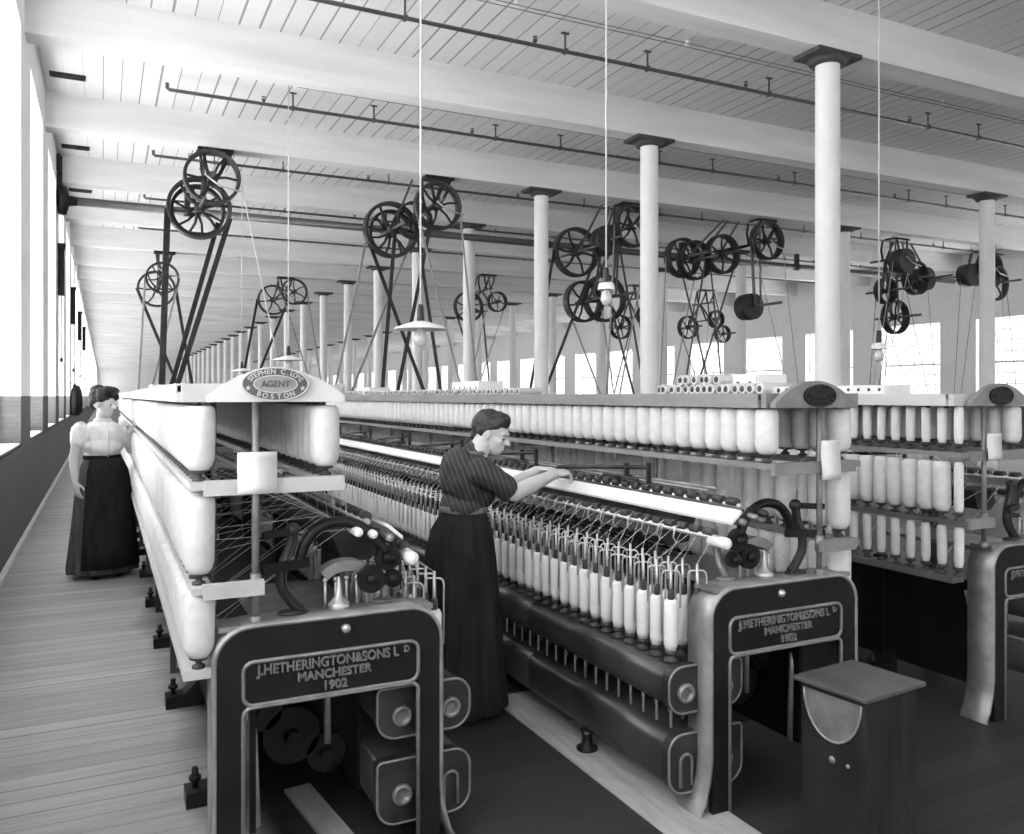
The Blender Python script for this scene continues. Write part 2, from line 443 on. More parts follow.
# line shaft below the fifth beam with its wall drum
ls = empty('line_shaft', (XL, 17.5, 5.12), 'long dark line shaft running below the beams from a drum at the window wall', 'shaft')
MB().cyl((.3, 0, 0), (24.9, 0, 0), .08, .08, 12).build('shaft', shaft_m, ls)
MB().lathe([(.0, .02), (.26, .02), (.28, .08), (.26, .16), (.1, .2), (.08, .34), (0, .34)], (0, 0, 0), 20, 'X').build('drum', iron, ls)
MB().box((.0, -.08, -.1), (.09, .08, .8)).box((0, -.2, .5), (.06, .2, .8)).build('drum_bracket', iron_soft, ls)
for k in range(6): MB().box((2.2 + 4 * k, -.05, -.09), (2.3 + 4 * k, .05, .36)).cyl((2.18 + 4 * k, 0, 0), (2.32 + 4 * k, 0, 0), .1, .1, 12).build('hanger', iron_soft, ls)

# ------------------------------------------------------------------ countershafts: pulleys hung from the beams, with belts
def pulley_mesh(r, w, spokes=6):
    b = MB(); n = 40
    b.lathe([(r, -w / 2), (r * 1.012, 0), (r, w / 2), (r * .89, w / 2), (r * .89, -w / 2), (r, -w / 2)], (0, 0, 0), n, 'Y')
    b.lathe([(.035, -w * .6), (r * .17, -w * .6), (r * .17, w * .6), (.035, w * .6)], (0, 0, 0), 16, 'Y')
    for k in range(spokes):
        a = 2 * PI * k / spokes + .3
        q = Vector((math.cos(a), 0, math.sin(a)))
        pts = [q * r * .14, q * r * .5 + Vector((-q.z, 0, q.x)) * r * .06, q * r * .95]
        b.tube(pts, [r * .06, r * .05, r * .045], 6)
    return b.mesh('pulley', pulley_m)
PM = {k: pulley_mesh(*v) for k, v in {'L': (.50, .17, 6), 'M': (.43, .19, 6), 'S': (.33, .20, 5), 'T': (.24, .2, 4)}.items()}
solid = MB().lathe([(.30, -.17), (.31, 0), (.30, .17), (.24, .18), (.22, .12), (.05, .12)], (0, 0, 0), 32, 'Y').mesh('drum_pulley', pulley_m)
PM['D'] = solid
def countershaft(X, Y, zb, pulleys, label, sc=1.):
    """pulleys: (kind, dx, dy, dz); two short shafts along Y hang from plates under the beam"""
    e = empty('countershaft', (X, Y, zb), label, 'countershaft', 'overhead countershafts')
    h = MB()
    h.box((-.2, -.16, -.05), (.34, .16, 0)).build('hanger_plate', iron, e)
    for dy in (-.18, .34):
        for dx in (-.12, .26):
            MB().tube([(dx, dy * .8, -.03), (dx * .8, dy, -.25), (dx * .25, dy, -.52)], .028, 6).build('hanger_arm', iron_soft, e)
    MB().cyl((0, -.5, -.5), (0, .75, -.5), .032, .032, 10).build('shaft', shaft_m, e)
    dxs = [p for p in pulleys if abs(p[3] + .5) > .1]
    seen = set()
    for p in dxs:
        key = (round(p[1], 1), round(p[3], 1))
        if key in seen: continue
        seen.add(key)
        MB().cyl((p[1], -.55, p[3]), (p[1], .8, p[3]), .03, .03, 10).bar((p[1], .30, p[3]), (0, .30, -.5), .05, .05).bar((p[1], .1, p[3] ), (p[1] * .5, .1, -.06), .035, .035).build('lower_shaft', shaft_m, e)
    for k, dx, dy, dz in pulleys:
        o = bpy.data.objects.new('pulley' if k != 'D' else 'drum_pulley', PM[k]); COL.objects.link(o); o.parent = e; o.location = (dx, dy, dz); o.rotation_euler = (0, random.uniform(0, 1), 0)
    MB().tube([(-.1, -.42, -.52), (.1, -.42, -.66), (.42, -.42, -.72)], .014, 6).build('belt_shifter', steel, e)
    return e
BELTS = {}
def belt(p, q, label, w=.07, m=None, name='drive_belt'):
    p = Vector(p); q = Vector(q); q = p + (q - p) * ((p.z - .03) / (p.z - q.z))
    b = MB(); n = 6
    d = (q - p)
    for i in range(n):
        a = p + d * i / n; c = p + d * (i + 1) / n
    b.bar(p, q, w, .010, up=(0, 1, 0.001)) if False else None
    t = d.normalized(); s = Vector((0, 1, 0)); nrm = t.cross(s).normalized()
    rings = []
    for i in range(n + 1):
        u = i / n; c = p + d * u
        tw = .95
        s2 = (s * math.cos(tw) + nrm * math.sin(tw)); n2 = t.cross(s2)
        rings.append([c + s2 * w / 2 + n2 * .005, c - s2 * w / 2 + n2 * .005, c - s2 * w / 2 - n2 * .005, c + s2 * w / 2 - n2 * .005])
    b.loft(rings)
    for f in b.bm.faces: f.smooth = False
    o = b.build(name, m or leather)
    tag(o, label, 'belt', 'drive belts'); return o
Y1 = BY[5] if False else 14.2
groups = [
    (1.55, 14.2, [('M', 0, -.25, -.5), ('L', -.14, .25, -.90), ('M', -.14, .5, -.90)], 'pair of large spoked pulleys overhead by the windows, nearest and lowest hung'),
    (5.38, 14.2, [('M', 0, -.2, -.56), ('S', -.36, .05, -.8), ('L', -.74, .2, -.98), ('M', -.66, .45, -1.0)], 'cluster of dark pulleys overhead above the bending woman'),
    (9.7, 14.4, [('M', 0, -.2, -.5), ('D', -.5, 0, -.8), ('L', -1.1, .2, -1.05), ('M', -.75, .5, -2.0), ('L', -.2, .55, -1.9)], 'dark pulley cluster between the third and second column, over the middle frame'),
    (13.3, 14.4, [('M', 0, -.2, -.5), ('M', -1.1, 0, -.85), ('M', -1.7, .2, -1.0), ('M', -1.95, .3, -.95), ('D', .1, .5, -1.9)], 'row of spoked pulleys overhead beside the largest column'),
    (17.9, 14.6, [('D', 0, -.2, -.6), ('M', .75, 0, -.95), ('S', -.1, .2, -1.3), ('M', .25, .2, -1.95), ('D', 1.4, .3, -.9)], 'dark pulley cluster overhead past the largest column, over the far frame'),
    (21.6, 14.8, [('M', 0, -.2, -.5), ('D', -.6, 0, -.7), ('L', .8, .2, -.8)], 'dark pulleys overhead beside the second row column'),
    (1.45, 24.8, [('M', 0, -.25, -.75), ('L', -.12, .25, -1.0)], 'small far pair of pulleys overhead beside the window wall'),
    (5.4, 28.3, [('M', .3, -.25, -.5), ('L', -.3, .25, -.75)], 'small far pair of pulleys overhead between belts and columns'),
    (11.2, 24.8, [('S', .3, -.25, -.9), ('L', -.5, .25, -1.05)], 'small far pulleys behind the column above the bending woman'),
    (17.0, 24.8, [('S', .3, -.25, -1.1), ('M', -.4, .25, -1.5)], 'small far pulleys behind the second largest column'),
    (20.2, 24.8, [('S', .3, -.25, -1.1), ('M', -.6, .25, -1.4), ('S', 1.0, .2, -1.6)], 'small far pulleys low between the two largest columns'),
]
for i, (X, Y, ps, lab) in enumerate(groups):
    countershaft(X, Y, ZB, ps, lab)
    tx = X - .75
    if i == 0:
        belt((X - .62, Y + .25, 4.5), (X - .72, Y + .2, 1.25), 'dark leather belt running straight down from the pulleys by the windows', .12)
        belt((X + .34, Y + .25, 4.45), (X - .60, Y + .2, 1.25), 'dark slanting belt down from the pulleys by the windows, inner one', .10)
        belt((X + .18, Y + .5, 4.4), (X - .66, Y + .45, 1.25), 'dark slanting belt down from the pulleys by the windows, outer one', .09)
        belt((X + .45, Y - .25, 4.9), (X + 1.2, Y - .25, 1.2), 'thin pale rope slanting from the pulleys by the windows', .02, cord_m)
        continue
    names = lab.replace('cluster of ', '').replace('pair of ', '').replace('row of ', '')
    sc = 1
    for j, (k, dx, dy, dz) in enumerate(ps[:4]):
        r = {'L': .5, 'M': .43, 'S': .33, 'T': .24, 'D': .3}[k]
        z = ZB + dz
        pale = (j % 3 == 0)
        ex = X + dx + (-1.0, .7, -.5, .9)[(i + j) % 4]
        short = {1: 'pulleys above the bending woman', 2: 'pulleys between third and second column', 3: 'pulleys beside the largest column', 4: 'pulleys past the largest column', 5: 'pulleys by the second row column'}.get(i, None)
        if short is None:
            if j > 1: continue
            short = {6: 'small far pulleys by the window wall', 7: 'small far pulleys between belts and columns', 8: 'far pulleys behind the third column', 9: 'far pulleys behind the second column', 10: 'far low pulleys between big columns'}[i]
        nm = ['first', 'second', 'third', 'fourth'][j]
        belt((X + dx - r, Y + dy, z), (ex - .12, Y + dy, 1.2), f'{"pale" if pale else "dark"} belt falling from the {short}, {nm} pulley, window side', .10 if not pale else .06, pale_belt if pale else leather)
        belt((X + dx + r, Y + dy, z), (ex + .12, Y + dy, 1.2), f'{"pale" if pale else "dark"} belt falling from the {short}, {nm} pulley, far side', .10 if not pale else .06, pale_belt if pale else leather)

# ------------------------------------------------------------------ hanging lamps on long cords
def lamp(X, Y, z, label, s=1.):
    e = empty('hanging_lamp', (X, Y, z), label, 'lamp', 'lamps on long cords')
    MB().tube([(0, 0, .12), (0, 0, ZC - z)], .007, 6).build('cord', cord_m, e)
    MB().lathe([(.018, .16), (.024, .13), (.028, .06), (.03, .0)], (0, 0, 0), 12).build('socket', iron_soft, e)
    MB().lathe([(.03, .035), (.06, .03), (max(.07, .185 * s), -.013), (max(.075, .20 * s), -.026), (max(.072, .195 * s), -.03), (.06, .012), (.03, .015)], (0, 0, 0), 28).build('lamp_shade', porcelain, e)
    MB().lathe([(0, -.16), (.03, -.15), (.048, -.11), (.04, -.06), (.02, -.02), (.018, 0)], (0, 0, 0), 14).build('bulb', mat('bulb_glass', .6, .15, var=.03, spec=.8), e)
lamp(2.15, 5.95, 2.03, 'flat shaded hanging lamp with clear bulb, largest, over the middle frame')
lamp(2.2, 11.2, 2.0, 'smaller hanging lamp with flat shade, just above the oval sign board')
lamp(2.4, 16.7, 2.0, 'smallest hanging lamp with flat shade, beside far columns over the name board')
lamp(7.0, 5.9, 2.0, 'small hanging lamp on a long cord beside the largest white column', .4)
lamp(3.8, 5.95, 2.42, 'small hanging lamp on a long cord in front of the dark pulley cluster', .35)

# ------------------------------------------------------------------ roving frames
YEND = 14.0
def end_frame(S, W=.73, HT=.81, flare=.05):
    """cast end frame in the XZ plane at y = 0; S mirrors across the frame"""
    r = .115
    out = [(-flare, 0), (-flare, .02), (-flare * .6, .05), (-.008, .13), (0, .2), (0, HT - r)] + arc(r, HT - r, r, 180, 90, 8)[1:] + arc(W - r, HT - r, r, 90, 0, 8) + [(W, .2), (W + .008, .13), (W + flare * .6, .05), (W + flare, .02), (W + flare, 0)]
    b = MB()
    q = .012
    # polished edge: a deep flange that follows the outline
    def off(p, i):
        a = Vector(out[max(0, i - 1)]); c = Vector(out[min(len(out) - 1, i + 1)]); t = (c - a).normalized(); n = Vector((t.y, -t.x))
        return Vector(p) + n * q
    inn = [off(p, i) for i, p in enumerate(out)]
    vo = []
    for y in (0, .13):
        vo.append([b.bm.verts.new((S * p[0], y, p[1])) for p in out]); vo.append([b.bm.verts.new((S * p[0], y, p[1])) for p in inn])
    o0, i0, o1, i1 = vo
    for k in range(len(out) - 1):
        for quad in ((o0[k], o0[k + 1], o1[k + 1], o1[k]), (i0[k], i1[k], i1[k + 1], i0[k + 1]), (o0[k], i0[k], i0[k + 1], o0[k + 1]), (o1[k], o1[k + 1], i1[k + 1], i1[k])):
            f = b.bm.faces.new(quad); f.material_index = 1; f.smooth = True
    # black face plate with the doorway-shaped opening
    LW = .088; zb = .560
    b.m(0)
    def P(pts, y0, y1): b.prism([(S * p[0], p[1]) for p in pts], y0, y1)
    P([(q, .0), (LW, .0), (LW, zb), (q, zb)], .004, .026)
    P([(W - LW, .0), (W - q, .0), (W - q, zb), (W - LW, zb)], .004, .026)
    P([(q, zb), (W - q, zb), (W - q, HT - r)] + arc(W - r, HT - r, r - q, 0, 90, 8) + arc(r, HT - r, r - q, 90, 180, 8) + [(q, HT - r)], .004, .026)
    # beads round the panel and the opening
    b.m(2)
    def bead(pts, closed, rad=.007): b.tube([(S * x, .003, z) for x, z in pts], rad, 6, closed)
    pr = .03
    x0, x1, z0, z1 = LW, W - LW, .566, .697
    bead(arc(x0 + pr, z1 - pr, pr, 180, 90, 4) + arc(x1 - pr, z1 - pr, pr, 90, 0, 4) + arc(x1 - pr, z0 + pr, pr, 0, -90, 4) + arc(x0 + pr, z0 + pr, pr, -90, -180, 4), True)
    bead([(x0, 0), (x0, .53)] + arc(x0 + .025, .535, .025, 180, 90, 3) + arc(x1 - .025, .535, .025, 90, 0, 3) + [(x1, .53), (x1, 0)], False)
    return b
def raised_text(S, cx):
    b = MB()
    for body, size, z, sx in (('J.HETHERINGTON&SONS L', .042, .669, .88), ('MANCHESTER', .037, .631, 1.0), ('1902', .038, .594, 1.05)):
        text_bm(b.bm, body, size, Matrix.Translation((S * cx + (-.014 if 'J.' in body else 0), .0, z)) @ FACE, 0, .006, sx=sx, bold=.0008)
    text_bm(b.bm, 'D', .028, Matrix.Translation((S * cx + .236, .0, .674)) @ FACE, 0, .006, bold=.0008)
    return b
def star(cx, cz, r, n=5):
    return [(cx + (r if k % 2 == 0 else r * .42) * math.sin(PI * k / n), cz + (r if k % 2 == 0 else r * .42) * math.cos(PI * k / n)) for k in range(2 * n)]
def oval_sign(S, cx, cz, parent, mats, a=.098, c=.050):
    b = MB()
    n = 48
    b.m(0).prism([(S * cx + a * math.cos(2 * PI * k / n), cz + c * math.sin(2 * PI * k / n)) for k in range(n)], -.012, 0)
    b.m(1).tube([(S * cx + a * math.cos(2 * PI * k / n), -.012, cz + c * math.sin(2 * PI * k / n)) for k in range(n)], .003, 6, True)
    b.tube([(S * cx + a * .66 * math.cos(2 * PI * k / n), -.013, cz + c * .52 * math.sin(2 * PI * k / n)) for k in range(n)], .0018, 6, True)
    b.m(2).prism([(S * cx + a * .64 * math.cos(2 * PI * k / n), cz + c * .5 * math.sin(2 * PI * k / n)) for k in range(n)], -.013, -.011)
    M0 = Matrix.Translation((0, -.014, 0))
    def around(s, a0, a1, size, flip):
        for i, ch in enumerate(s):
            if ch == ' ': continue
            t = math.radians(a0 + (a1 - a0) * i / (len(s) - 1))
            px, pz = S * cx + a * .82 * math.cos(t), cz + c * .76 * math.sin(t)
            tx, tz = -a * math.sin(t), c * math.cos(t)
            rot = math.atan2(tz, tx) + (PI if not flip else 0)
            text_bm(b.bm, ch, size, Matrix.Translation((px, -.0135, pz)) @ FACE @ Matrix.Rotation(rot, 4, 'Z'), 1, .0008, bold=.0004)
    around('STEPHEN C.LOWE', 158, 22, .021, False)
    around('BOSTON', 232, 308, .021, True)
    text_bm(b.bm, 'AGENT', .026, Matrix.Translation((S * cx, -.0145, cz)) @ FACE, 3, .0008, bold=.0006)
    b.m(1)
    for sx in (-1, 1): b.prism(star(S * cx + sx * a * .82, cz - .012, .009), -.0145, -.0125)
    return b.build('oval_sign', mats, parent)
sign_black = mat('sign_black', .008, .6, spec=.2); sign_dim = mat('sign_dim', .035, .6, spec=.2); sign_dim2 = mat('sign_dim_field', .016, .6, spec=.2)
sign_mid = mat('sign_mid', .26, .6, var=.1)

def rounded_rail(x0, x1, z0, z1, rt, rb, n=6):
    return arc(x1 - rt, z1 - rt, rt, 0, 90, n) + arc(x0 + rt * .3, z1 - rt * .3, rt * .3, 90, 180, 3) + arc(x0 + rb, z0 + rb, rb, 180, 270, n) + arc(x1 - rb, z0 + rb, rb, 270, 360, n)

CREEL = (-.02, .36)
def make_frame(x0, y0, S, label, co, boards, mb_mat, detail=True):
    """near end at (x0, y0); S = +1 when the creel is on the -X side"""
    root = empty('roving_machine', (x0, y0, 0), label, 'spinning machine')
    L = YEND - y0
    X = lambda v: S * v
    ef = end_frame(S).build('end_frame', [iron, rim_m, dull_steel], root)
    raised_text(S, .365).build('raised_lettering', cream, ef)
    MB().lathe([(0, -.014), (.010, -.013), (.014, -.006), (.015, .004)], (X(.40), 0, .765), 14, 'Y').build('bolt', steel, ef)
    # spindle rails on the working side
    for z0, z1, nm, in ((.362, .518, 'upper_spindle_rail'), (.075, .275, 'lower_spindle_rail')):
        b = MB(); seg = 1.07; y = .12
        pts = rounded_rail(.53, .85, z0, z1, .055, .06)
        while y < L:
            ye = min(L, y + seg)
            b.prism([(X(p[0]), p[1]) for p in pts], y, ye - .004)
            y = ye
        for f in b.bm.faces:
            if len(f.verts) == 4: f.smooth = True
        rl = b.build(nm, rail_m, root)
        # end casting: a rim with two bosses
        e = MB()
        e.m(0).prism([(X(p[0]), p[1]) for p in rounded_rail(.525, .857, z0 - .006, z1 + .006, .06, .065)], .075, .12)
        rim = rounded_rail(.525, .857, z0 - .006, z1 + .006, .06, .065)
        e.m(1).tube([(X(p[0]), .075, p[1]) for p in rim], .005, 6, True)
        zc = (z0 + z1) / 2 - .01
        for xc in (.61, .785):
            if nm == 'upper_spindle_rail' or xc < .7: e.m(1).lathe([(.020, .074), (.020, .06), (.032, .058), (.036, .066), (.036, .08)], (X(xc), 0, zc), 20, 'Y')
            else: e.m(1).tube([(X(xc - .025), .07, zc - .07), (X(xc - .025), .07, zc + .02)] + [(X(xc + .025 * math.cos(math.radians(a))), .07, zc + .02 + .025 * math.sin(math.radians(a))) for a in (150, 120, 90, 60, 30)] + [(X(xc + .025), .07, zc + .02), (X(xc + .025), .07, zc - .07)], .006, 6)
        e.build('end_casting', [iron_soft, dull_steel], rl)
    # machine body under the rollers, closed and black
    b = MB()
    b.box((X(.13), .16, .10), (X(.15), L, .60)); b.box((X(.15), .16, .56), (X(.56), L, .60)); b.box((X(.52), .30, .10), (X(.54), L, .60))
    for k in range(int(L / 1.07)): b.box((X(.11), .7 + 1.07 * k, .0), (X(.15), .76 + 1.07 * k, .64)); b.box((X(.5), .7 + 1.07 * k, 0), (X(.56), .76 + 1.07 * k, .95))
    b.build('machine_body', iron, root)
    # inside the head end: gears, a shaft, a lever
    g = MB()
    for (gx, gz, gr) in ((.30, .32, .10), (.42, .24, .07), (.20, .42, .07)):
        n = 96
        g.prism([(X(gx) + (gr if k % 2 else gr * .96) * math.cos(2 * PI * k / n), gz + (gr if k % 2 else gr * .96) * math.sin(2 * PI * k / n)) for k in range(n)], .34, .37)
        g.cyl((X(gx), .3, gz), (X(gx), .44, gz), .025)
    g.build('gear_train', iron, root)
    MB().cyl((X(.39), .2, .33), (X(.39), .2, .575), .012, .012, 8).box((X(.37), .18, .50), (X(.43), .22, .52)).box((X(.35), .19, .53), (X(.41), .21, .54)).build('vertical_shaft', dull_steel, root)
    MB().tube([(X(.12), .22, .55), (X(.15), .2, .4), (X(.16), .2, .1)], .012, 6).build('lever', steel, root)
    # bed plate behind the end frame
    MB().box((X(.02), .02, .79), (X(.70), .13, .806)).box((X(.16), .13, .745), (X(.50), .75, .765)).build('bed_plate', dull_steel, root)
    # rollers: beam, fluted lines, clearer board, guide rods
    b = MB(); b.prism([(X(.60), .89), (X(.645), .93), (X(.63), .965), (X(.50), 1.02), (X(.46), 1.0), (X(.50), .90)], .42, L); b.build('roller_beam', iron_soft, root)
    b = MB()
    b.m(0).cyl((X(.635), .06, .975), (X(.635), L, .975), .011, .011, 8)
    b.m(1)
    y = .10
    while y < L - .1:
        b.cyl((X(.630), y, .990), (X(.630), y + .052, .990), .018, .018, 8); y += .08
    b.build('front_roller_line', [steel, foot_m], root)
    b = MB(); b.prism([(X(.600), 1.026), (X(.603), 1.036), (X(.556), 1.078), (X(.550), 1.068)], .04, L); b.build('clearer_board', white, root)
    b = MB()
    b.m(0).cyl((X(.50), .1, 1.082), (X(.50), L, 1.082), .010, .010, 8)
    b.m(1); y = .12
    while y < L - .1:
        b.cyl((X(.505), y, 1.096), (X(.505), y + .05, 1.096), .017, .017, 8); y += .08
    b.build('back_roller_line', [steel, foot_m], root)
    for xv, zv in ((.475, 1.118), (.44, 1.125)):
        MB().cyl((X(xv), .32, zv), (X(xv), L, zv), .008, .008, 8).build('guide_rod', dull_steel, root)
    for k in range(9):
        y = .72 + 1.07 * k
        b = MB()
        b.cyl((X(.50), y - .02, 1.185), (X(.50), y + .80, 1.125), .0095, .0095, 8)
        b.box((X(.49), y - .026, 1.10), (X(.51), y - .014, 1.205)); b.box((X(.49), y + .145, 1.12), (X(.512), y + .158, 1.19)); b.cyl((X(.53), y + .02, 1.128), (X(.53), y + .30, 1.128), .008, .008, 6)
        b.box((X(.47), y + .15, 1.115), (X(.55), y + .165, 1.135))
        b.build('traverse_rod', iron_soft, root)
    # hooks in front of the rollers
    b = MB(); y = .30
    while y < min(L, 5):
        b.tube([(X(.63), y, 1.00), (X(.66), y, .985), (X(.668), y, .95), (X(.655), y, .925), (X(.64), y, .93)], .0035, 5); y += .107
    b.build('hook_row', steel, root)['kind'] = 'stuff'
    # creel: posts, boards, pegs
    tz = {.29: 1.482}.get(x0, 1.455)
    X0 = X; X = lambda v: S * (v + co)
    npost = int(L / 1.07) + 1
    for k in range(npost):
        y = .03 + 1.07 * k
        b = MB(); b.cyl((X(.14), y, .80 if k == 0 else .62), (X(.14), y, tz + .03), .0115, .0115, 8); b.cyl((X(.14), y, .80), (X(.14), y, .83), .018, .018, 8)
        b.cyl((X(.14), y, .90), (X(.14), y, .96), .017, .017, 8)
        b.build('creel_post', dull_steel, root)
    bm_, sh = boards
    b = MB()
    b.box((X(-.08), .06, tz + .03), (X(.42), L, tz + .049)); b.build('creel_top', bm_, root)
    b = MB(); b.box((X(-.085), .06, tz), (X(-.068), L, tz + .055)).box((X(.408), .06, tz), (X(.425), L, tz + .055)).box((X(-.07), .03, tz), (X(.41), .058, tz + .055)); b.build('top_edge_board', bm_, root)
    for xc in CREEL:
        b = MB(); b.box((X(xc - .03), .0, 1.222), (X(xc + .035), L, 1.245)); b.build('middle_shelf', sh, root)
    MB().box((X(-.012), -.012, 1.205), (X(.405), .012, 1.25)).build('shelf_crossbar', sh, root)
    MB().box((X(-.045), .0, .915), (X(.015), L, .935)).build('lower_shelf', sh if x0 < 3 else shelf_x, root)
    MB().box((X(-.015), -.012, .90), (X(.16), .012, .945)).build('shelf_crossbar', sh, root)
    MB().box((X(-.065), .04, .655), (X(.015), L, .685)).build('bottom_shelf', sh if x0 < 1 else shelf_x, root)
    for k in range(1, npost):
        y = .03 + 1.07 * k
        MB().box((X(.0), y - .01, 1.20), (X(.38), y + .01, 1.222)).build('cross_bearer', sh, root); MB().box((X(-.01), y - .01, .895), (X(.16), y + .01, .915)).build('cross_bearer', sh, root)
        MB().box((X(-.03), y - .012, .36), (X(-.006), y + .012, .66)).tube([(X(-.02), y, .37), (X(.05), y, .36), (X(.13), y, .42)], .012, 6).build('shelf_strut', iron_soft, root)
    pg = MB()
    y = .10
    while y < L - .05:
        for xc in CREEL: pg.cyl((X(xc), y, tz - .012), (X(xc), y, tz + .032), .012, .012, 6)
        y += .098
    pg.build('peg_row', foot_m, root)['kind'] = 'stuff'
    # feet with levelling screws under the creel side, small ones under the spindle side
    for k in range(npost - 1):
        y = .68 + 1.07 * k
        b = MB(); b.prism([(X0(.14), 0), (X0(.14), .14), (X0(.10), .10), (X0(.06), .06), (X0(-.02), .055), (X0(-.02), .0)], y - .05, y + .05)
        b.cyl((X0(.015), y, .05), (X0(.015), y, .13), .012, .012, 8).cyl((X0(.015), y, .085), (X0(.015), y, .10), .022, .022, 8)
        b.build('foot', iron, root)
        MB().lathe([(.03, .09), (.022, .06), (.024, .03), (.045, .018), (.045, 0)], (X0(.83), y, 0), 14).build('foot', iron, root)
    # name board over the near end, with its oval sign
    sign_mats = [sign_dark, sign_pale, sign_mid, sign_dark] if S * x0 > 0 and x0 < 1 else [sign_black, sign_dim, sign_dim2, sign_dim]
    nb = MB()
    cx, hw = .20, .205
    top = [(cx + hw * (1 - k / 10), tz + .018 + .085 * (1 - (1 - k / 10) ** 2)) for k in range(21)]
    nb.prism([(X(p[0]), p[1]) for p in top] + [(X(cx - hw), tz), (X(cx + hw), tz)], -.014, .014)
    nbo = nb.build('name_board', mb_mat, root)
    s = oval_sign(S, cx - .01 + co, tz + (.054 if x0 < 1 else .046), nbo, sign_mats, *((.098, .050) if x0 < 1 else (.078, .041))); s.location = (0, -.014, 0)
    X = X0
    # brackets at the head: S-shaped strut, arms, gear cluster
    pts = [(.275, .82), (.25, .845), (.215, .90), (.218, .96), (.24, 1.02), (.25, 1.075)]
    sm = [(p.x, p.y) for p in smooth_path([(a, c, 0) for a, c in pts], 6)]
    b = MB(); b.tube([(X(p[0]), .08, p[1]) for p in sm], .017, 8).tube([(X(p[0] + .012), .065, p[1]) for p in sm], .005, 6); b.ell((X(.25), .08, .815), (.05, .03, .012)); b.ell((X(.25), .08, 1.075), (.024, .024, .024)); b.build('curved_strut', iron_soft, root)
    MB().bar((X(.15), .03, 1.07), (X(.26), .08, 1.075), .016, .022).bar((X(.15), .03, .965), (X(.30), .08, .97), .018, .03).tube(smooth_path([(X(.27), .08, .965), (X(.29), .08, 1.03), (X(.34), .08, 1.08), (X(.42), .08, 1.09), (X(.50), .07, 1.05), (X(.55), .06, .98)]), .018, 8).build('roller_bracket', iron, root)
    g = MB()
    for gx, gz, gr in ((.555, .965, .042), (.50, .90, .046), (.575, .895, .03)):
        n = 56
        g.prism([(X(gx) + (gr if k % 2 else gr * .94) * math.cos(2 * PI * k / n), gz + (gr if k % 2 else gr * .94) * math.sin(2 * PI * k / n)) for k in range(n)], .05, .075)
        g.lathe([(.0, .035), (.018, .035), (.02, .05)], (X(gx), 0, gz), 10, 'Y')
    g.build('roller_gears', iron, root)
    for gx, gz, gr, gm in ((.632, .962, .022, porcelain), (.555, 1.035, .014, dull_steel), (.50, 1.05, .014, porcelain if x0 < 1 else dull_steel), (.45, 1.06, .015, porcelain if x0 < 1 else iron_soft)):
        MB().lathe([(0, .02), (gr * .8, .022), (gr, .03), (gr, .12)], (X(gx), 0, gz), 14, 'Y').build('roller_end', gm, root)
    cvr = MB()
    cvr.prism([(X(.43 + .13 * math.cos(math.radians(a))), .83 + .13 * math.sin(math.radians(a))) for a in range(20, 136, 8)] + [(X(.43 + .095 * math.cos(math.radians(a))), .83 + .095 * math.sin(math.radians(a))) for a in range(132, 16, -8)], .10, .16)
    cvr.build('gear_cover', dull_steel, root)
    for k in range(5): MB().cyl((X(.36 + .035 * k), .11, .80), (X(.36 + .035 * k), .11, .90 - .01 * (k % 2)), .005, .005, 6).ell((X(.36 + .035 * k), .11, .90), (.009, .009, .009), None, 8, 6).build('weight_rod', steel, root)
    MB().lathe([(.035, .806), (.035, .825), (.028, .83), (.012, .85), (.006, .895), (.004, .91), (0, .912)], (X(.40), .09, 0), 14).build('oil_cup', steel, root)
    MB().tube([(X(.56), .12, .81), (X(.57), .14, .86), (X(.555), .18, .92)], .014, 8).ell((X(.56), .12, .812), (.04, .03, .01)).build('bearing_stand', dull_steel, root)
    return root
M2X = 2.67; M3X = 3.665; CO = {'m1': -.012, 'm2': .035, 'm3': -.165}
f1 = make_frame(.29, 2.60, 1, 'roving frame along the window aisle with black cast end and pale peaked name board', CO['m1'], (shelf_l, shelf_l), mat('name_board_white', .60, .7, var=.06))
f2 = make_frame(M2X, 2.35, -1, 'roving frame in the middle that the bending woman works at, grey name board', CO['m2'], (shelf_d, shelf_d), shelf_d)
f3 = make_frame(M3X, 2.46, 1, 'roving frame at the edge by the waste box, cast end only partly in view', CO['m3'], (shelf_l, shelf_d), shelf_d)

# ------------------------------------------------------------------ spindles, flyers and bobbins
sp_me = MB().cyl((0, 0, .27), (0, 0, .40), .0055, .0055, 8).mesh('spindle', steel)
fl = MB(); R = .034
fl.cyl((0, 0, .735), (0, 0, .882), .0065, .0055, 8)
path = [(-R, 0, .625), (-R, 0, .835)] + [(-R + .014 - .014 * math.cos(math.radians(a)), 0, .835 + .022 * math.sin(math.radians(a))) for a in (30, 60, 90)]
path += [(R - .014 + .014 * math.sin(math.radians(a)), 0, .835 + .022 * math.cos(math.radians(a))) for a in (0, 30, 60)] + [(R, 0, .835), (R, 0, .72)]
fl.tube(path, .0036, 6)
fl_me = fl.mesh('flyer', steel)
sb = MB(); sb.lathe([(0, .560), (.019, .560), (.0265, .585), (.0265, .735), (.021, .747), (0, .748)], (0, 0, 0), 12); sb_me = sb.mesh('spindle_bobbin', cotton)
sg = MB(); sg.lathe([(.026, .518), (.026, .530), (.014, .536), (.013, .544), (.023, .549), (.023, .556), (.008, .562), (.008, .746), (.0125, .75), (.012, .785), (.007, .79)], (0, 0, 0), 12); sg_me = sg.mesh('bobbin_gear', foot_m)

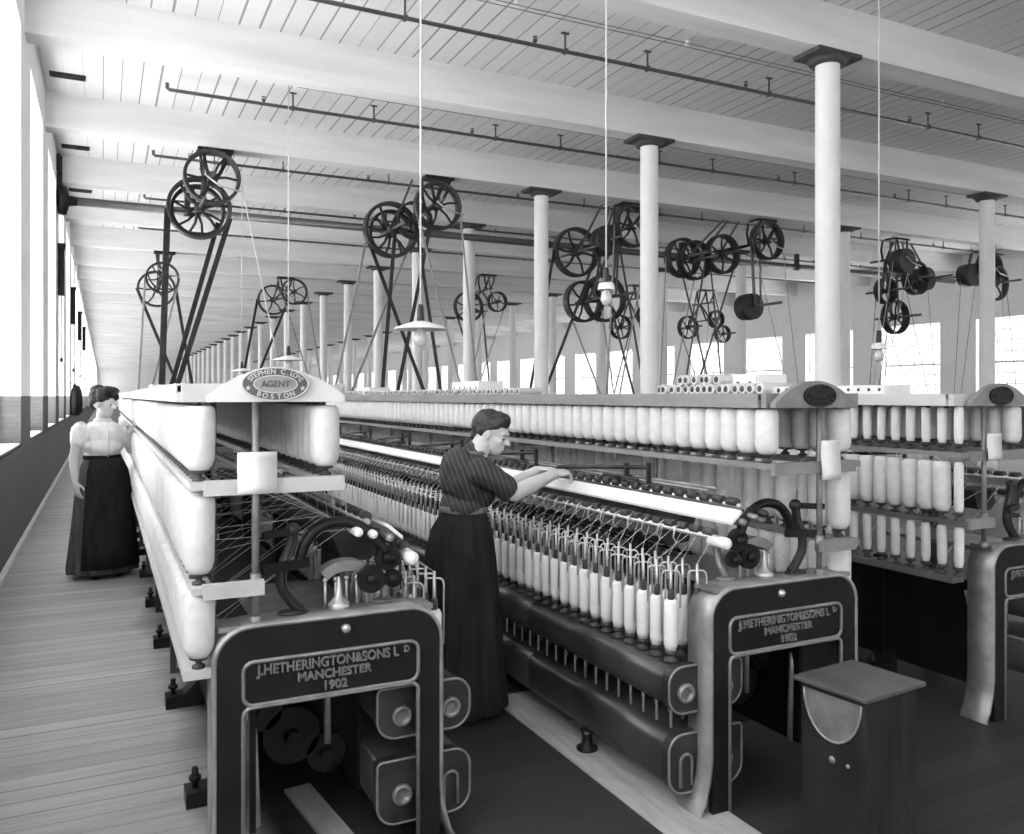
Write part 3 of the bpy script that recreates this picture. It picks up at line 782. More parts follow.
def dep(x, y): return .4403 * x + .8979 * y
spots = []      # (depth, x, y, group)
def srow(x, y0, pitch, key):
    y = y0
    while y < YEND - .1:
        spots.append((dep(x, y), x, y, key)); y += pitch
PITCH = .087
srow(M2X - .785, 2.35 + .16, PITCH, 'm2f'); srow(M2X - .695, 2.35 + .12, PITCH, 'm2b')
srow(.29 + .758, 2.60 + .16, PITCH, 'm1f'); srow(.29 + .668, 2.60 + .12, PITCH, 'm1b')
SL = {'m2f': ('the front row of the middle frame', 'front row spindles of the middle frame'), 'm2b': ('the back row of the middle frame', 'back row spindles of the middle frame'),
      'm1f': ('the outer row of the aisle frame', 'outer row spindles of the aisle frame'), 'm1b': ('the inner row of the aisle frame', 'inner row spindles of the aisle frame')}
spots.sort()
LIM = {'m2f': 110, 'm2b': 96, 'm1f': 48, 'm1b': 40}
cnt = {k: 0 for k in LIM}; rest = []
for d, x, y, key in spots:
    if cnt[key] >= LIM[key]: rest.append((x, y, key)); continue
    cnt[key] += 1; n = cnt[key]
    first = {'m2f': 'white wound bobbin closest to the lettered end casting, ', 'm2b': 'white wound bobbin closest to the lettered end casting, '}.get(key)
    lab = f'white wound bobbin on its spindle in {SL[key][0]}'
    labf = f'inverted U-shaped steel flyer over a bobbin in {SL[key][0]}'
    if n <= 6 and key[:2] == 'm2':
        lab = f'white wound bobbin, {ORD[n-1]} from the lettered end, in {SL[key][0]}'
        labf = f'U-shaped steel flyer, {ORD[n-1]} from the lettered end, in {SL[key][0]}'
    elif n <= 5:
        lab = f'white wound bobbin, {ORD[n-1]} from the lettered end, in {SL[key][0]}'
        labf = f'U-shaped steel flyer, {ORD[n-1]} from the lettered end, in {SL[key][0]}'
    o = bpy.data.objects.new('spindle_bobbin', sb_me); COL.objects.link(o); o.location = (x, y, 0); tag(o, lab, 'bobbin', 'bobbins of ' + SL[key][1])
    if n <= 60:
        g = bpy.data.objects.new('bobbin_gear', sg_me); COL.objects.link(g); g.parent = o
    else: rest.append((x, y, 'gear'))
    f = bpy.data.objects.new('flyer', fl_me); COL.objects.link(f); f.location = (x, y, random.uniform(-.004, .004)); f.rotation_euler = (0, 0, -.45 + random.uniform(-.5, .5) + (PI if random.random() < .5 else 0)); tag(f, labf, 'flyer', 'flyers of ' + SL[key][1])
def merged(name, items, mats, label, cat, kind='stuff'):
    """items: (mesh, loc, rotz); one mesh for what lies past the first three hundred"""
    bm = bmesh.new()
    off = {}
    for me, loc, rz, mi in items:
        n0 = len(bm.faces)
        k = len(bm.verts)
        bm.from_mesh(me)
        bm.verts.ensure_lookup_table(); bm.faces.ensure_lookup_table()
        M = Matrix.Translation(loc) @ Matrix.Rotation(rz, 4, 'Z')
        for i in range(k, len(bm.verts)): bm.verts[i].co = M @ bm.verts[i].co
        for i in range(n0, len(bm.faces)): bm.faces[i].material_index = mi
    me = bpy.data.meshes.new(name); bm.to_mesh(me); bm.free()
    for x in mats: me.materials.append(x)
    o = bpy.data.objects.new(name, me); COL.objects.link(o)
    return tag(o, label, cat, None, kind)
lo_b = MB(); lo_b.lathe([(.024, .56), (.0265, .74), (0, .748)], (0, 0, 0), 6); lo_b_me = lo_b.mesh('b', cotton)
lo_f = MB(); lo_f.tube([(-R, 0, .64), (-R, 0, .84), (-R * .5, 0, .857), (R * .5, 0, .857), (R, 0, .84), (R, 0, .72)], .0036, 3); lo_f.cyl((0, 0, .74), (0, 0, .88), .0065, .007, 4); lo_f_me = lo_f.mesh('f', steel)
lo_g = MB(); lo_g.lathe([(.026, .518), (.014, .536), (.023, .549), (.023, .56)], (0, 0, 0), 6); lo_g.cyl((0, 0, .745), (0, 0, .787), .012, .011, 5); lo_g_me = lo_g.mesh('g', foot_m)
bm_items = [(lo_b_me, (x, y, 0), 0, 0) for x, y, k in rest if k != 'gear'] + [(lo_g_me, (x, y, 0), 0, 1) for x, y, k in rest]
merged('far_spindle_bobbins', bm_items, [cotton, foot_m], 'far white bobbins running on together along both spindle rails', 'bobbins')
merged('far_flyers', [(lo_f_me, (x, y, 0), random.uniform(-.9, .9), 0) for x, y, k in rest if k != 'gear'], [steel], 'far steel flyers running on together above the spindle rails', 'flyers')
# spindles between the rails: the nearest as parts of the middle frame
more = MB(); n = 0
for d, x, y, key in spots:
    root = f2 if key[:2] == 'm2' else f1
    if key == 'm2f' and n < 70:
        s = bpy.data.objects.new('spindle', sp_me); COL.objects.link(s); s.parent = root; s.location = (x - root.location.x, y - root.location.y, 0); n += 1
    elif key[:2] == 'm2':
        more.cyl((x - root.location.x, y - root.location.y, .27), (x - root.location.x, y - root.location.y, .40), .0055, .0055, 5)
more.build('spindle_row', steel, f2)['kind'] = 'stuff'
# cotton strands from the rollers down to the flyers, and from the creel in to the rollers
st = MB()
for d, x, y, key in spots:
    if y > 9: continue
    S = -1 if key[:2] == 'm2' else 1; bx = M2X if S < 0 else .29
    st.cyl((x, y, .880), (bx + S * .64, y + random.uniform(-.03, .03), .972), .0008, .0008, 4, False)
o = st.build('roving_strands', cotton); tag(o, 'fine white strands slanting from rollers down to the flyers', 'strands', None, 'stuff')
st = MB()
for S, bx, y0 in ((1, .29, 2.7), (1, M3X - .165, 2.6), (-1, M2X - .035, 2.5)):
    for k in range(36):
        y = y0 + k * .098 * 1.5
        for xc, z in ((-.02, 1.30), (-.02, 1.02), (-.02, .78), (.36, 1.30)):
            if xc > 0 and S < 0: continue
            st.cyl((bx + S * (xc + .045), y + random.uniform(-.02, .02), z + random.uniform(-.05, .05)), (bx + S * .45, y + random.uniform(.0, .10), 1.06), .0008, .0008, 4, False)
o = st.build('creel_strands', cotton); tag(o, 'fine white strands running from the creel bobbins in to the rollers', 'strands', None, 'stuff')

# creel bobbins
def creel_bobbin(r, ln, m=12, lo=False):
    b = MB()
    if lo: b.lathe([(r * .72, 0), (r, .035), (r, ln - .03), (r * .6, ln)], (0, 0, 0), 8)
    else: b.lathe([(0, 0), (r * .62, 0), (r * .86, .014), (r, .036), (r * 1.0, ln * .5), (r, ln - .03), (r * .95, ln - .010), (r * .78, ln - .002), (0, ln)], (0, 0, 0), 16)
    return b.mesh('roving_bobbin', cotton2)
ft = MB(); ft.lathe([(.020, 0), (.020, .008), (.010, .012), (.010, .022), (.026, .026), (.026, .036), (.014, .040)], (0, 0, 0), 10); ft_me = ft.mesh('bobbin_foot', foot_m)
LEN = {1: .192, 2: .232, 3: .188}
FAT = {t: creel_bobbin(.046, l) for t, l in LEN.items()}; THIN = {t: creel_bobbin(.021, l) for t, l in LEN.items()}
FAT3 = {t: creel_bobbin(.040, l) for t, l in LEN.items()}
LOF = {t: creel_bobbin(.047, l, lo=True) for t, l in LEN.items()}
TZ = {1: 1.245, 2: .935, 3: .685}
cb = []
TN_ = {1: 'top', 2: 'middle', 3: 'bottom'}
for m, bx, S, y0, pitch in (('m1', .278, 1, 2.66, .098), ('m2', M2X - .035, -1, 2.43, .098), ('m3', M3X - .165, 1, 2.50, .084)):
    for row, xc, tier in (('A', CREEL[0], 1), ('B', CREEL[1], 1), ('A', CREEL[0], 2), ('A', CREEL[0], 3)):
        y = y0; n = 0
        while y < YEND - .1:
            x = bx + S * xc
            cb.append((dep(x, y), x, y, m, row, tier, n)); y += pitch; n += 1
cb.sort()
NM = {'m1': 'the aisle frame', 'm2': 'the middle frame', 'm3': 'the rightmost frame'}
far = []; num = 0
for d, x, y, m, row, tier, n in cb:
    vis = (m == 'm1' and (row == 'A' or y < 8)) or (m == 'm2' and ((row == 'B' and tier == 1) or y < 3.9)) or (m == 'm3' and row == 'A' and y < 3.9) or (m == 'm3' and y < 3.3)
    lim = {'m1': 6.6, 'm2': 8.0, 'm3': 6}[m]
    if not vis or d > lim or num >= 298:
        if m == 'm3' and y > 6: continue
        far.append((tier, x, y, m)); continue
    num += 1
    thin = False
    if m == 'm3': thin = tier == 3 or (tier == 1 and row == 'A') or (tier == 2 and n in (0,))
    if m == 'm2' and row == 'A' and tier == 2 and n % 4 == 2: thin = True
    me = (THIN if thin else (FAT3 if m == 'm3' else FAT))[tier]
    where = f'in the {TN_[tier]} tier' + ((', creel side' if row == 'A' else ', spindle side') if tier == 1 else '') + f' of {NM[m]}'
    lab = ('thin white bobbin ' if thin else 'fat white bobbin ') + where
    if n < 3: lab = ('thin' if thin else 'fat') + f' white bobbin {ORD[n]} from near end, ' + where.replace('in the ', '', 1).replace(',', '')
    o = bpy.data.objects.new('roving_bobbin', me); COL.objects.link(o); o.location = (x, y, TZ[tier] + .034); o.rotation_euler = (random.uniform(-.02, .02), random.uniform(-.02, .02), random.uniform(0, 6))
    sc = random.uniform(.96, 1.03); o.scale = (sc, sc, .90 if m != 'm1' and tier == 1 else 1)
    tag(o, lab.replace('white cotton bobbin, ', 'white bobbin, '), 'bobbin', f'{"thin" if thin else "fat"} bobbins ' + where.replace(',', ''))
    fo = bpy.data.objects.new('bobbin_foot', ft_me); COL.objects.link(fo); fo.parent = o; fo.location = (0, 0, -.034)
ft_lo = MB(); ft_lo.lathe([(.022, 0), (.012, .015), (.026, .034)], (0, 0, 0), 5); ft_lo_me = ft_lo.mesh('f', foot_m)
merged('far_creel_bobbins', [(LOF[t], (x, y, TZ[t] + .034), 0, 0) for t, x, y, m in far] + [(ft_lo_me, (x, y, TZ[t]), 0, 1) for t, x, y, m in far], [cotton2, foot_m], 'far white creel bobbins running on together down the long frames', 'bobbins')

# bobbins laid on the creel tops
lb = MB(); lb.m(0).lathe([(.021, 0), (.023, .01), (.023, .16), (.018, .17)], (0, 0, 0), 12, 'X'); lb.m(1).lathe([(.0, -.002), (.012, -.002), (.013, .0), (.021, .001)], (0, 0, 0), 12, 'X'); lb_me = lb.mesh('empty_bobbin', [shelf_l, foot_m])
n = 0
for k in range(15):
    for lay in range(2):
        if lay and (k < 5 or k > 10): continue
        o = bpy.data.objects.new('empty_bobbin', lb_me); COL.objects.link(o); o.location = (2.30 + random.uniform(-.01, .01), 2.50 + .047 * k + (.023 if lay else 0), 1.5285 + lay * .041)
        o.rotation_euler = (0, 0, random.uniform(-.05, .05)); tag(o, f'wooden bobbin lying end-on on the middle creel top, {"upper" if lay else "lower"} layer near the name board', 'bobbin', f'lying bobbins by the name board {"upper" if lay else "lower"}')
for k in range(64):
    if k in (20, 21, 33, 46, 47): continue
    o = bpy.data.objects.new('empty_bobbin', lb_me); COL.objects.link(o); o.location = (2.30 + random.uniform(-.012, .012), 4.6 + .075 * k + random.uniform(-.01, .01), 1.5285); o.rotation_euler = (0, 0, random.uniform(-.08, .08))
    tag(o, 'bobbin in the long row lying on the middle creel top', 'bobbin', 'long row of lying bobbins')
for (x, y, w, l, h, rz, lab) in ((2.46, 2.78, .16, .34, .085, .05, 'white tray on the middle creel top behind the lying bobbins'), (2.46, 2.48, .2, .24, .03, -.12, 'pale flat board leaning up to the grey name board'), (2.46, 5.6, .18, .5, .10, 0, 'white holed tray on the middle creel top, behind the bending woman'), (2.45, 8.2, .2, .5, .08, 0, 'far white tray on the middle creel top'), (.50, 8.4, .2, .55, .07, 0, 'white tray on the aisle frame creel top'), (3.62, 3.1, .2, .3, .05, .1, 'pale tray on the creel top of the frame beside the waste box')):
    e = empty('bobbin_tray', (x, y, 1.505 if x > 1 else 1.532), lab, 'tray', 'trays on the creel tops'); e.rotation_euler = (.0, 0, rz)
    MB().box((-w / 2, -l / 2, 0), (w / 2, l / 2, .012)).build('tray_base', paper, e)
    b = MB()
    for s in (-1, 1): b.box((s * w / 2 - .006, -l / 2, 0), (s * w / 2 + .006, l / 2, h)); b.box((-w / 2, s * l / 2 - .006, 0), (w / 2, s * l / 2 + .006, h))
    b.build('tray_side', paper, e)
    b = MB()
    for k in range(5): b.cyl((-w / 2 - .0075, -l / 2 + l * (k + .5) / 5, h * .55), (-w / 2 - .005, -l / 2 + l * (k + .5) / 5, h * .55), .009, .009, 8)
    b.build('tray_hole', foot_m, e)
for X, Y, Z, w, h, lab in ((.415, 2.575, 1.27, .115, .125, 'white paper card pinned over the crossbar below the oval sign'), (2.50, 2.325, 1.255, .10, .15, 'pale paper card hung on the post of the middle frame'), (3.63, 2.43, 1.27, .10, .12, 'pale paper card on the post of the frame beside the waste box')):
    b = MB(); n = 6
    rings = []
    for k in range(n + 1):
        z = Z + h / 2 - h * k / n; dy = .004 * math.sin(k * .9)
        rings.append([(X - w / 2, Y + dy, z), (X + w / 2, Y + dy * .5, z), (X + w / 2, Y + dy * .5 + .0015, z), (X - w / 2, Y + dy + .0015, z)])
    b.loft(rings); tag(b.build('paper_card', paper), lab, 'card', 'paper cards')

# pale floor plank under the middle frame, and a loose board end by the aisle frame
tag(MB().box((1.725, 2.15, 0.0), (2.02, 3.76, .006)).build('floor_plank', pale_wood), 'pale worn plank on the floor along the middle frame', 'plank')
o = MB().box((-.05, -.3, 0), (.05, .3, .012)).build('board_end', pale_wood, None, (.70, 2.92, 0)); o.rotation_euler = (0, 0, .12); tag(o, 'pale board end on the floor seen through the lettered end frame', 'board')

# ------------------------------------------------------------------ waste box
wb = empty('waste_box', (2.30, 2.02, 0), 'dark wooden box with hinged lid and half-round metal scoop plate in front', 'box')
wb.rotation_euler = (0, 0, math.radians(6))
MB().box((-.14, -.12, .0), (.14, .125, .53), .004).build('case', dark_wood, wb)
MB().box((-.165, -.145, .53), (.155, .14, .545), .003).build('lid', mat('lid_wood', .08, .4, var=.3, stretch=(4, 1, 1)), wb)
n = 14
b = MB(); b.m(0).prism([(-.11 * math.cos(PI * k / n), .51 - .15 * math.sin(PI * k / n)) for k in range(n + 1)], -.144, -.140, 'YZ')
b.m(1).tube([(-.144, -.11 * math.cos(PI * k / n), .51 - .15 * math.sin(PI * k / n)) for k in range(n + 1)], .004, 6); b.build('half_round_plate', [dull_steel, rim_m], wb)
MB().ell((-.142, .0, .30), (.006, .012, .012)).ell((-.142, -.06, .30), (.005, .007, .007)).build('latch', rim_m, wb)

# ------------------------------------------------------------------ people
def fuse(b, name, mats, vox, smooth, parent, disp=None):
    """overlapping volumes grown together into one continuous skin"""
    me = b.mesh(name, mats); tmp = bpy.data.objects.new('tmp', me); COL.objects.link(tmp)
    r = tmp.modifiers.new('r', 'REMESH'); r.mode = 'VOXEL'; r.voxel_size = vox; r.use_smooth_shade = True
    s = tmp.modifiers.new('s', 'SMOOTH'); s.factor = .5; s.iterations = smooth
    bpy.context.view_layer.update()
    out = bpy.data.meshes.new_from_object(tmp.evaluated_get(bpy.context.evaluated_depsgraph_get()))
    bpy.data.objects.remove(tmp); bpy.data.meshes.remove(me)
    out.name = name
    out.materials.clear()
    for m in mats: out.materials.append(m)
    for p in out.polygons: p.use_smooth = True; p.material_index = 0
    if disp:
        for v in out.vertices: v.co += v.normal * disp(v.co)
    o = bpy.data.objects.new(name, out); COL.objects.link(o)
    if parent is not None: o.parent = parent
    return o
V = Vector
def hand(b, wrist, aim, side, curl=.6, k=1.):
    """palm, four bent fingers and a thumb; aim = finger direction, side = thumb direction"""
    w = V(wrist); a = V(aim).normalized(); t = V(side); t = (t - a * t.dot(a)).normalized(); n = a.cross(t)     # n: back-to-palm
    if n.z > 0: n = -n
    R = Matrix((a, t, n)).transposed()
    b.ell(w + a * .045 * k, (.052 * k, .040 * k, .017 * k), R)
    b.cap(w - a * .01, w + a * .02, .024 * k, .026 * k, 10)
    for i, (s, ln) in enumerate(((.028, .072), (.010, .082), (-.009, .076), (-.026, .060))):
        p = w + a * (.078 * k) + t * (s * k); d = (a + t * s * 2.2).normalized(); ang = curl * (.55 + .12 * i)
        for j, f in enumerate((.42, .32, .26)):
            d2 = (d * math.cos(ang) + n * math.sin(ang)).normalized()
            q = p + d2 * ln * f * k
            b.cap(p, q, (.0095 - .001 * j) * k, (.0088 - .001 * j) * k, 8)
            p = q; nn = n * math.cos(ang) - d * math.sin(ang); d, n2 = d2, nn
            n = n2.normalized()
        n = a.cross(t)
        if n.z > 0: n = -n
    p = w + a * .02 * k + t * .026 * k
    d = (a * .65 + t * .75 + n * .25).normalized(); q = p + d * .042 * k; b.cap(p, q, .0125 * k, .011 * k, 8)
    d = (a * .9 + t * .3 + n * .35).normalized(); b.cap(q, q + d * .034 * k, .0105 * k, .0085 * k, 8)
def head(b, c, yaw, pitch, k=1.):
    """skull, jaw, nose, brows, lips, ears; faces +X before turning"""
    R = Matrix.Rotation(yaw, 3, 'Z') @ Matrix.Rotation(pitch, 3, 'Y'); c = V(c)
    def E(p, r, rot=None): b.ell(c + R @ (V(p) * k), tuple(x * k for x in r), R @ rot if rot else R, 18, 12)
    E((-.012, 0, .030), (.094, .074, .084)); E((.020, 0, -.025), (.066, .060, .082)); E((.048, 0, -.075), (.036, .038, .032))
    E((.030, 0, -.055), (.050, .054, .045))
    E((.072, 0, .020), (.022, .052, .016)); 
    b.cap(c + R @ V((.083, 0, .010)) * k, c + R @ V((.104, 0, -.026)) * k, .008 * k, .0125 * k, 10)
    for s in (-1, 1):
        E((.092, s * .011, -.030), (.009, .008, .007)); E((.056, s * .034, -.022), (.022, .019, .018))
        E((-.004, s * .074, -.006), (.022, .008, .032)); E((.078, s * .030, .002), (.009, .014, .007))
    E((.083, 0, -.052), (.009, .020, .006)); E((.081, 0, -.063), (.009, .017, .007))
    return lambda p: c + R @ (V(p) * k), R
def skirt(rings, folds, amp, seed=0, n=72):
    b = MB(); out = []
    for i, (x, y, z, rx, ry) in enumerate(rings):
        u = i / (len(rings) - 1)
        r = []
        for k in range(n):
            a = 2 * PI * k / n
            w = 1 + amp * u ** .7 * (math.sin(folds * a + seed + .6 * math.sin(3 * a + seed)) * .7 + .3 * math.sin(folds * 1.7 * a + 2 * seed))
            r.append((x + rx * w * math.cos(a), y + ry * w * math.sin(a), z))
        out.append(r)
    return b, out
# --- the woman bending over the middle frame
w2 = empty('person', (1.58, 3.70, 0), 'woman in dark striped blouse and long dark skirt reaching over the middle frame', 'person')
w2.rotation_euler = (0, 0, math.radians(-6))
b = MB()
hp, hR = head(b, (.118, -.0, 1.318), math.radians(-36), math.radians(18), .92)
b.cap((.01, 0, 1.17), (.075, 0, 1.275), .056, .050, 14)
b.ell((-.005, 0, 1.09), (.105, .155, .14)); b.ell((-.03, 0, .95), (.09, .125, .13)); b.ell((-.02, 0, .82), (.12, .16, .12))
ARMS = {-1: ((.015, -.165, 1.145), (.165, -.185, 1.045), (.425, -.06, 1.115)), 1: ((.015, .165, 1.145), (.17, .19, .985), (.385, .085, 1.12))}
for s, (sh, el, wr) in ARMS.items():
    b.ell(sh, (.055, .055, .055)); b.cap(sh, el, .048, .040, 12)
    mid = V(el).lerp(V(wr), .35); b.cap(el, mid, .039, .041, 12); b.cap(mid, wr, .041, .025, 12)
hand(b, ARMS[-1][2], (1, .2, .12), (0, 1, .3), .85, .9); hand(b, ARMS[1][2], (1, -.1, .1), (0, -1, .3), .85, .9)
for s in (-1, 1):
    b.cap((-.01, s * .075, .82), (.02, s * .08, .45), .085, .058, 12); b.cap((.02, s * .08, .45), (-.02, s * .085, .09), .055, .036, 12)
body2 = fuse(b, 'body', [skin], .0055, 3, w2)
e = MB()
for s in (-1, 1): e.ell(hp((.081, s * .030, -.006)), (.006, .0125, .0045), hR, 10, 6)
e.build('eyes', eye_m, body2)
e = MB()
for s in (-1, 1): e.tube([hp((.086, s * .016, .016)), hp((.088, s * .030, .020)), hp((.076, s * .046, .016))], .003, 6)
e.build('eyebrows', hair_m, body2)
e = MB(); e.ell(hp((.0895, 0, -.0575)), (.003, .019, .0035), hR, 10, 6); e.build('mouth', lip_m, body2)
b = MB()
def HE(p, r): b.ell(hp(p), r, hR, 16, 10)
HE((-.026, 0, .044), (.088, .076, .074)); HE((.018, 0, .078), (.062, .066, .046)); HE((.030, 0, .086), (.044, .056, .024)); HE((-.070, 0, .02), (.046, .060, .056)); HE((-.076, 0, -.030), (.030, .044, .036)); HE((-.055, 0, .085), (.042, .046, .028))
for s in (-1, 1): HE((.014, s * .060, .056), (.036, .018, .030)); HE((-.035, s * .062, .018), (.036, .018, .038))
fuse(b, 'hair', [hair_g], .006, 2, w2, lambda c: .006 * noise.noise(c * 26) + .003 * noise.noise(c * 60))
b = MB()
b.ell((-.012, 0, 1.10), (.122, .172, .135)); b.ell((-.045, 0, 1.13), (.09, .15, .12)); b.ell((.02, 0, 1.05), (.115, .15, .10)); b.ell((-.03, 0, .97), (.108, .142, .085)); b.ell((.01, 0, 1.185), (.075, .10, .04)); b.cap((-.0, 0, 1.18), (.03, 0, 1.215), .066, .060, 14)
for s, (sh, el, wr) in ARMS.items():
    q = V(sh).lerp(V(el), .74)
    b.ell(V(sh), (.072, .066, .066)); b.cap(sh, q, .066, .058, 14)
fuse(b, 'blouse', [striped], .007, 3, w2, lambda c: .015 * noise.noise(c * 10) + .006 * noise.noise(c * 24))
b, R = skirt([(-.025, 0, .965, .100, .125), (-.025, 0, .93, .112, .138), (-.035, 0, .86, .145, .17), (-.04, 0, .74, .165, .195), (-.04, 0, .55, .18, .215), (-.04, 0, .30, .20, .235), (-.04, 0, .05, .22, .25), (-.04, 0, .03, .215, .245)], 11, .07, .7)
b.loft(R).build('skirt', skirt_d, w2)
b, R = skirt([(-.025, 0, .945, .108, .134), (-.025, 0, .95, .1145, .140), (-.025, 0, .972, .112, .138), (-.025, 0, .977, .106, .132)], 9, 0)
b.loft(R).build('belt', belt_m, w2)
for s in (-1, 1): MB().ell((.03, s * .085, .045), (.11, .04, .045)).ell((-.05, s * .085, .06), (.05, .037, .06)).build('boot', boot_m, w2)

b = MB(); b.lathe([(.058, 1.215), (.062, 1.222), (.060, 1.236), (.055, 1.236)], (.028, 0, 0), 24); b.build('collar', belt_m, w2)
# --- the woman standing in the window aisle
w1 = empty('person', (-.005, 7.78, 0), 'woman in white blouse and long dark skirt standing in the window aisle, hand on creel', 'person')
w1.rotation_euler = (0, 0, math.radians(-72))
b = MB()
hp, hR = head(b, (.035, 0, 1.435), math.radians(38), math.radians(4), 1.0)
b.cap((.0, 0, 1.25), (.02, 0, 1.37), .054, .050, 14)
b.ell((.0, 0, 1.17), (.105, .160, .14)); b.ell((.0, 0, 1.02), (.095, .13, .13)); b.ell((0, 0, .88), (.12, .165, .12))
ARMS = {-1: ((.0, -.168, 1.235), (.03, -.228, 1.0), (.10, -.238, .80)), 1: ((.0, .168, 1.235), (.04, .215, 1.045), (.17, .155, 1.20))}
for s, (sh, el, wr) in ARMS.items():
    b.ell(sh, (.055, .055, .055)); b.cap(sh, el, .047, .039, 12)
    mid = V(el).lerp(V(wr), .35); b.cap(el, mid, .038, .040, 12); b.cap(mid, wr, .040, .025, 12)
hand(b, ARMS[-1][2], (.25, .05, -1), (1, .35, 0), .45, .95); hand(b, ARMS[1][2], (.5, .35, .5), (.2, -.7, .6), .5, .95)
for s in (-1, 1):
    b.cap((0, s * .08, .85), (.02, s * .085, .47), .085, .058, 12); b.cap((.02, s * .085, .47), (-.02, s * .09, .09), .055, .036, 12)
body1 = fuse(b, 'body', [skin], .006, 3, w1)
e = MB()
for s in (-1, 1): e.ell(hp((.081, s * .030, -.004)), (.006, .0125, .005), hR, 10, 6)
e.build('eyes', eye_m, body1)
e = MB(); e.ell(hp((.0895, 0, -.0575)), (.003, .019, .0035), hR, 10, 6); e.build('mouth', lip_m, body1)
b = MB()
HE((-.025, 0, .055), (.105, .094, .085)); HE((.035, 0, .112), (.075, .105, .038)); HE((-.06, 0, .115), (.06, .06, .045)); HE((-.085, 0, .0), (.04, .06, .06))
for s in (-1, 1): HE((.025, s * .078, .065), (.055, .03, .045))
fuse(b, 'hair', [hair_m], .007, 2, w1, lambda c: .007 * noise.noise(c * 26))
b = MB()
b.ell((.01, 0, 1.17), (.125, .172, .135)); b.ell((.03, 0, 1.08), (.125, .158, .10)); b.ell((0, 0, 1.0), (.112, .146, .07)); b.ell((.0, 0, 1.25), (.075, .11, .04)); b.cap((.0, 0, 1.25), (.008, 0, 1.30), .068, .058, 14)
for s, (sh, el, wr) in ARMS.items():
    q = V(sh).lerp(V(el), .46)
    b.ell(V(sh) + V((0, s * .008, -.02)), (.068, .062, .068)); b.cap(V(sh).lerp(V(el), .2), q, .066, .060, 14)
fuse(b, 'blouse', [blouse_w], .0075, 3, w1, lambda c: .013 * noise.noise(c * 9) + .007 * noise.noise(Vector((c.x * 40, c.y * 40, c.z * 7))))
b, R = skirt([(0, 0, 1.0, .105, .135), (0, 0, .96, .118, .148), (0, 0, .88, .155, .185), (0, 0, .74, .18, .205), (0, 0, .5, .20, .225), (0, 0, .25, .225, .25), (0, 0, .06, .245, .27), (0, 0, .045, .24, .265)], 12, .10, 1.9)
b.loft(R).build('skirt', skirt_g, w1)
b = MB(); b.lathe([(.066, 1.292), (.070, 1.30), (.066, 1.312), (.060, 1.312)], (.006, 0, 0), 24); b.build('collar', blouse_w, w1)
b = MB(); b.tube([(.078, 0, 1.285), (.118, 0, 1.22), (.142, 0, 1.14), (.150, 0, 1.07), (.125, 0, 1.0)], .009, 6)
for k in range(4): b.ell((.100 + .018 * k - .001 * k * k, 0, 1.255 - .05 * k), (.012, .009, .009), None, 8, 6)
b.build('button_placket', blouse_w, w1)
# apron: a curved panel over the front of the skirt
ap = MB(); rg = []
for z, rx, ry in ((.985, .117, .147), (.88, .166, .197), (.74, .195, .22), (.5, .216, .242), (.28, .240, .265), (.09, .258, .284)):
    ring = [(rx * math.cos(a), ry * math.sin(a), z) for a in [math.radians(-50 + 130 * k / 16) for k in range(17)]]
    ring += [((rx + .006) * math.cos(a), (ry + .006) * math.sin(a), z) for a in [math.radians(80 - 130 * k / 16) for k in range(17)]]
    rg.append(ring)
ap.loft(rg).build('apron', skirt_d, w1)
b, R = skirt([(0, 0, .975, .114, .144), (0, 0, .98, .121, .151), (0, 0, 1.005, .118, .148), (0, 0, 1.01, .112, .142)], 9, 0)
b.loft(R).build('waistband', skirt_d, w1)
for s in (-1, 1): MB().ell((.09, s * .09, .04), (.12, .042, .042)).ell((0, s * .09, .06), (.05, .038, .06)).build('boot', boot_m, w1)

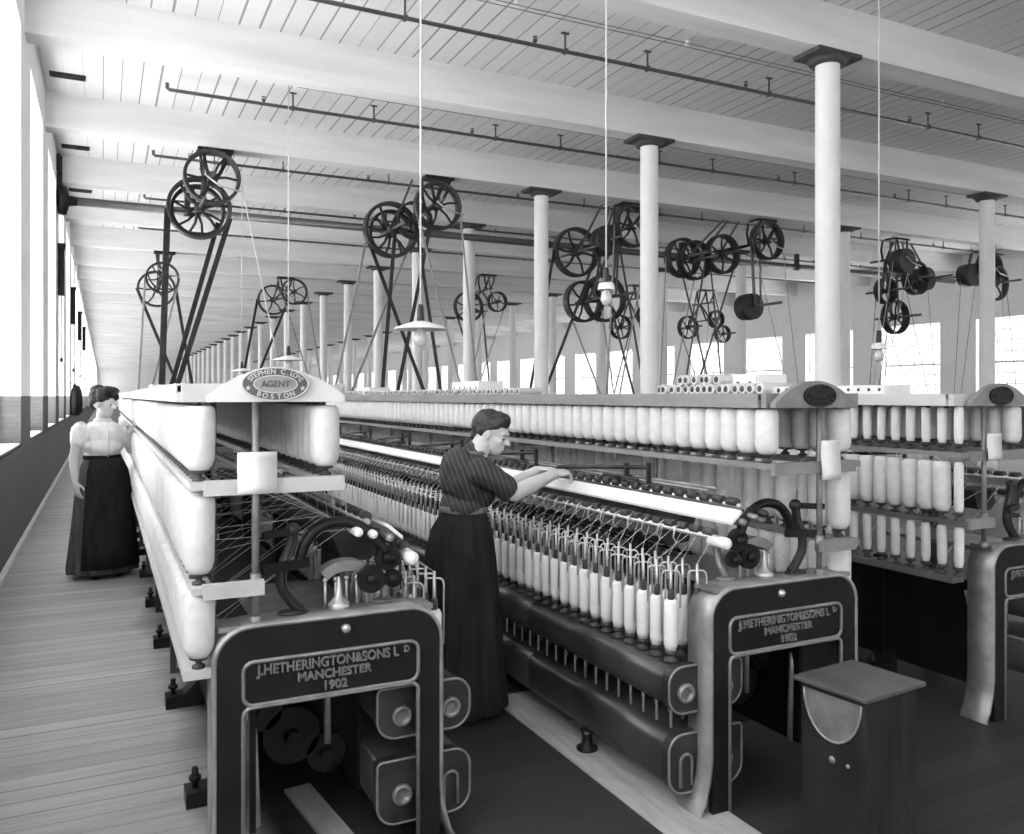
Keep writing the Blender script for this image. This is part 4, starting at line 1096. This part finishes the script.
# ------------------------------------------------------------------ light and camera
w = bpy.data.worlds.new('World'); scene.world = w; w.use_nodes = True
nt = w.node_tree; bg = nt.nodes['Background']
tc = nt.nodes.new('ShaderNodeTexCoord'); sp = nt.nodes.new('ShaderNodeSeparateXYZ'); rp = nt.nodes.new('ShaderNodeValToRGB')
nt.links.new(tc.outputs['Generated'], sp.inputs[0]); nt.links.new(sp.outputs[2], rp.inputs[0]); nt.links.new(rp.outputs[0], bg.inputs[0])
rp.color_ramp.elements[0].position = 0; rp.color_ramp.elements[0].color = (.95,) * 3 + (1,); rp.color_ramp.elements[1].position = 1; rp.color_ramp.elements[1].color = (.8,) * 3 + (1,)
bg.inputs['Strength'].default_value = 2.0
def area(name, loc, rot, sx, sy, radiance):
    l = bpy.data.lights.new(name, 'AREA'); l.shape = 'RECTANGLE'; l.size = sx; l.size_y = sy
    l.energy = radiance * PI * sx * sy
    o = bpy.data.objects.new(name, l); COL.objects.link(o); o.location = loc; o.rotation_euler = rot
    return o
for i, (y0, y1) in enumerate(((-7, 8), (8, 25), (25, 55), (55, 128))):
    area('window_and_fill_light', (XL - 1.0, (y0 + y1) / 2, 3.6), (PI / 2, 0, -PI / 2), y1 - y0, 4.2, 5.)
    area('ceiling_fill', (XL - 1.3, (y0 + y1) / 2, .5), (PI * .75, 0, -PI / 2), y1 - y0, 1.6, 22.)  # added upward lamp below the windows, brightens the ceiling
    area('ceiling_fill', (XR + 1.3, (y0 + y1) / 2, .5), (PI * .75, 0, PI / 2), y1 - y0, 1.6, 22.)  # same added ceiling lamp outside the opposite wall
    area('window_and_fill_light', (XR + 1.0, (y0 + y1) / 2, 3.2), (PI / 2, 0, PI / 2), y1 - y0, 3.4, 5.)

area('window_and_fill_light', (10, YB - 1, 3.4), (PI / 2, 0, 0), 24, 3.8, 2.0)  # added fill lamp behind the unseen back wall, brightens camera-facing sides
cam = bpy.data.cameras.new('camera'); co = bpy.data.objects.new('camera', cam); COL.objects.link(co)
cam.sensor_fit = 'HORIZONTAL'; cam.sensor_width = 36; cam.lens = 36 * 834 / 1024
cam.shift_y = -21 / 1024; cam.clip_start = .05; cam.clip_end = 400
co.location = (0, 0, H); co.rotation_euler = (PI / 2, 0, -math.atan(409 / 834))
scene.camera = co
scene.view_settings.view_transform = 'Standard'; scene.view_settings.look = 'None'; scene.view_settings.gamma = 1; scene.view_settings.use_curve_mapping = False
scene.view_settings.exposure = 0.0
scene.cycles.use_denoising = True
scene.cycles.max_bounces = 10; scene.cycles.diffuse_bounces = 7
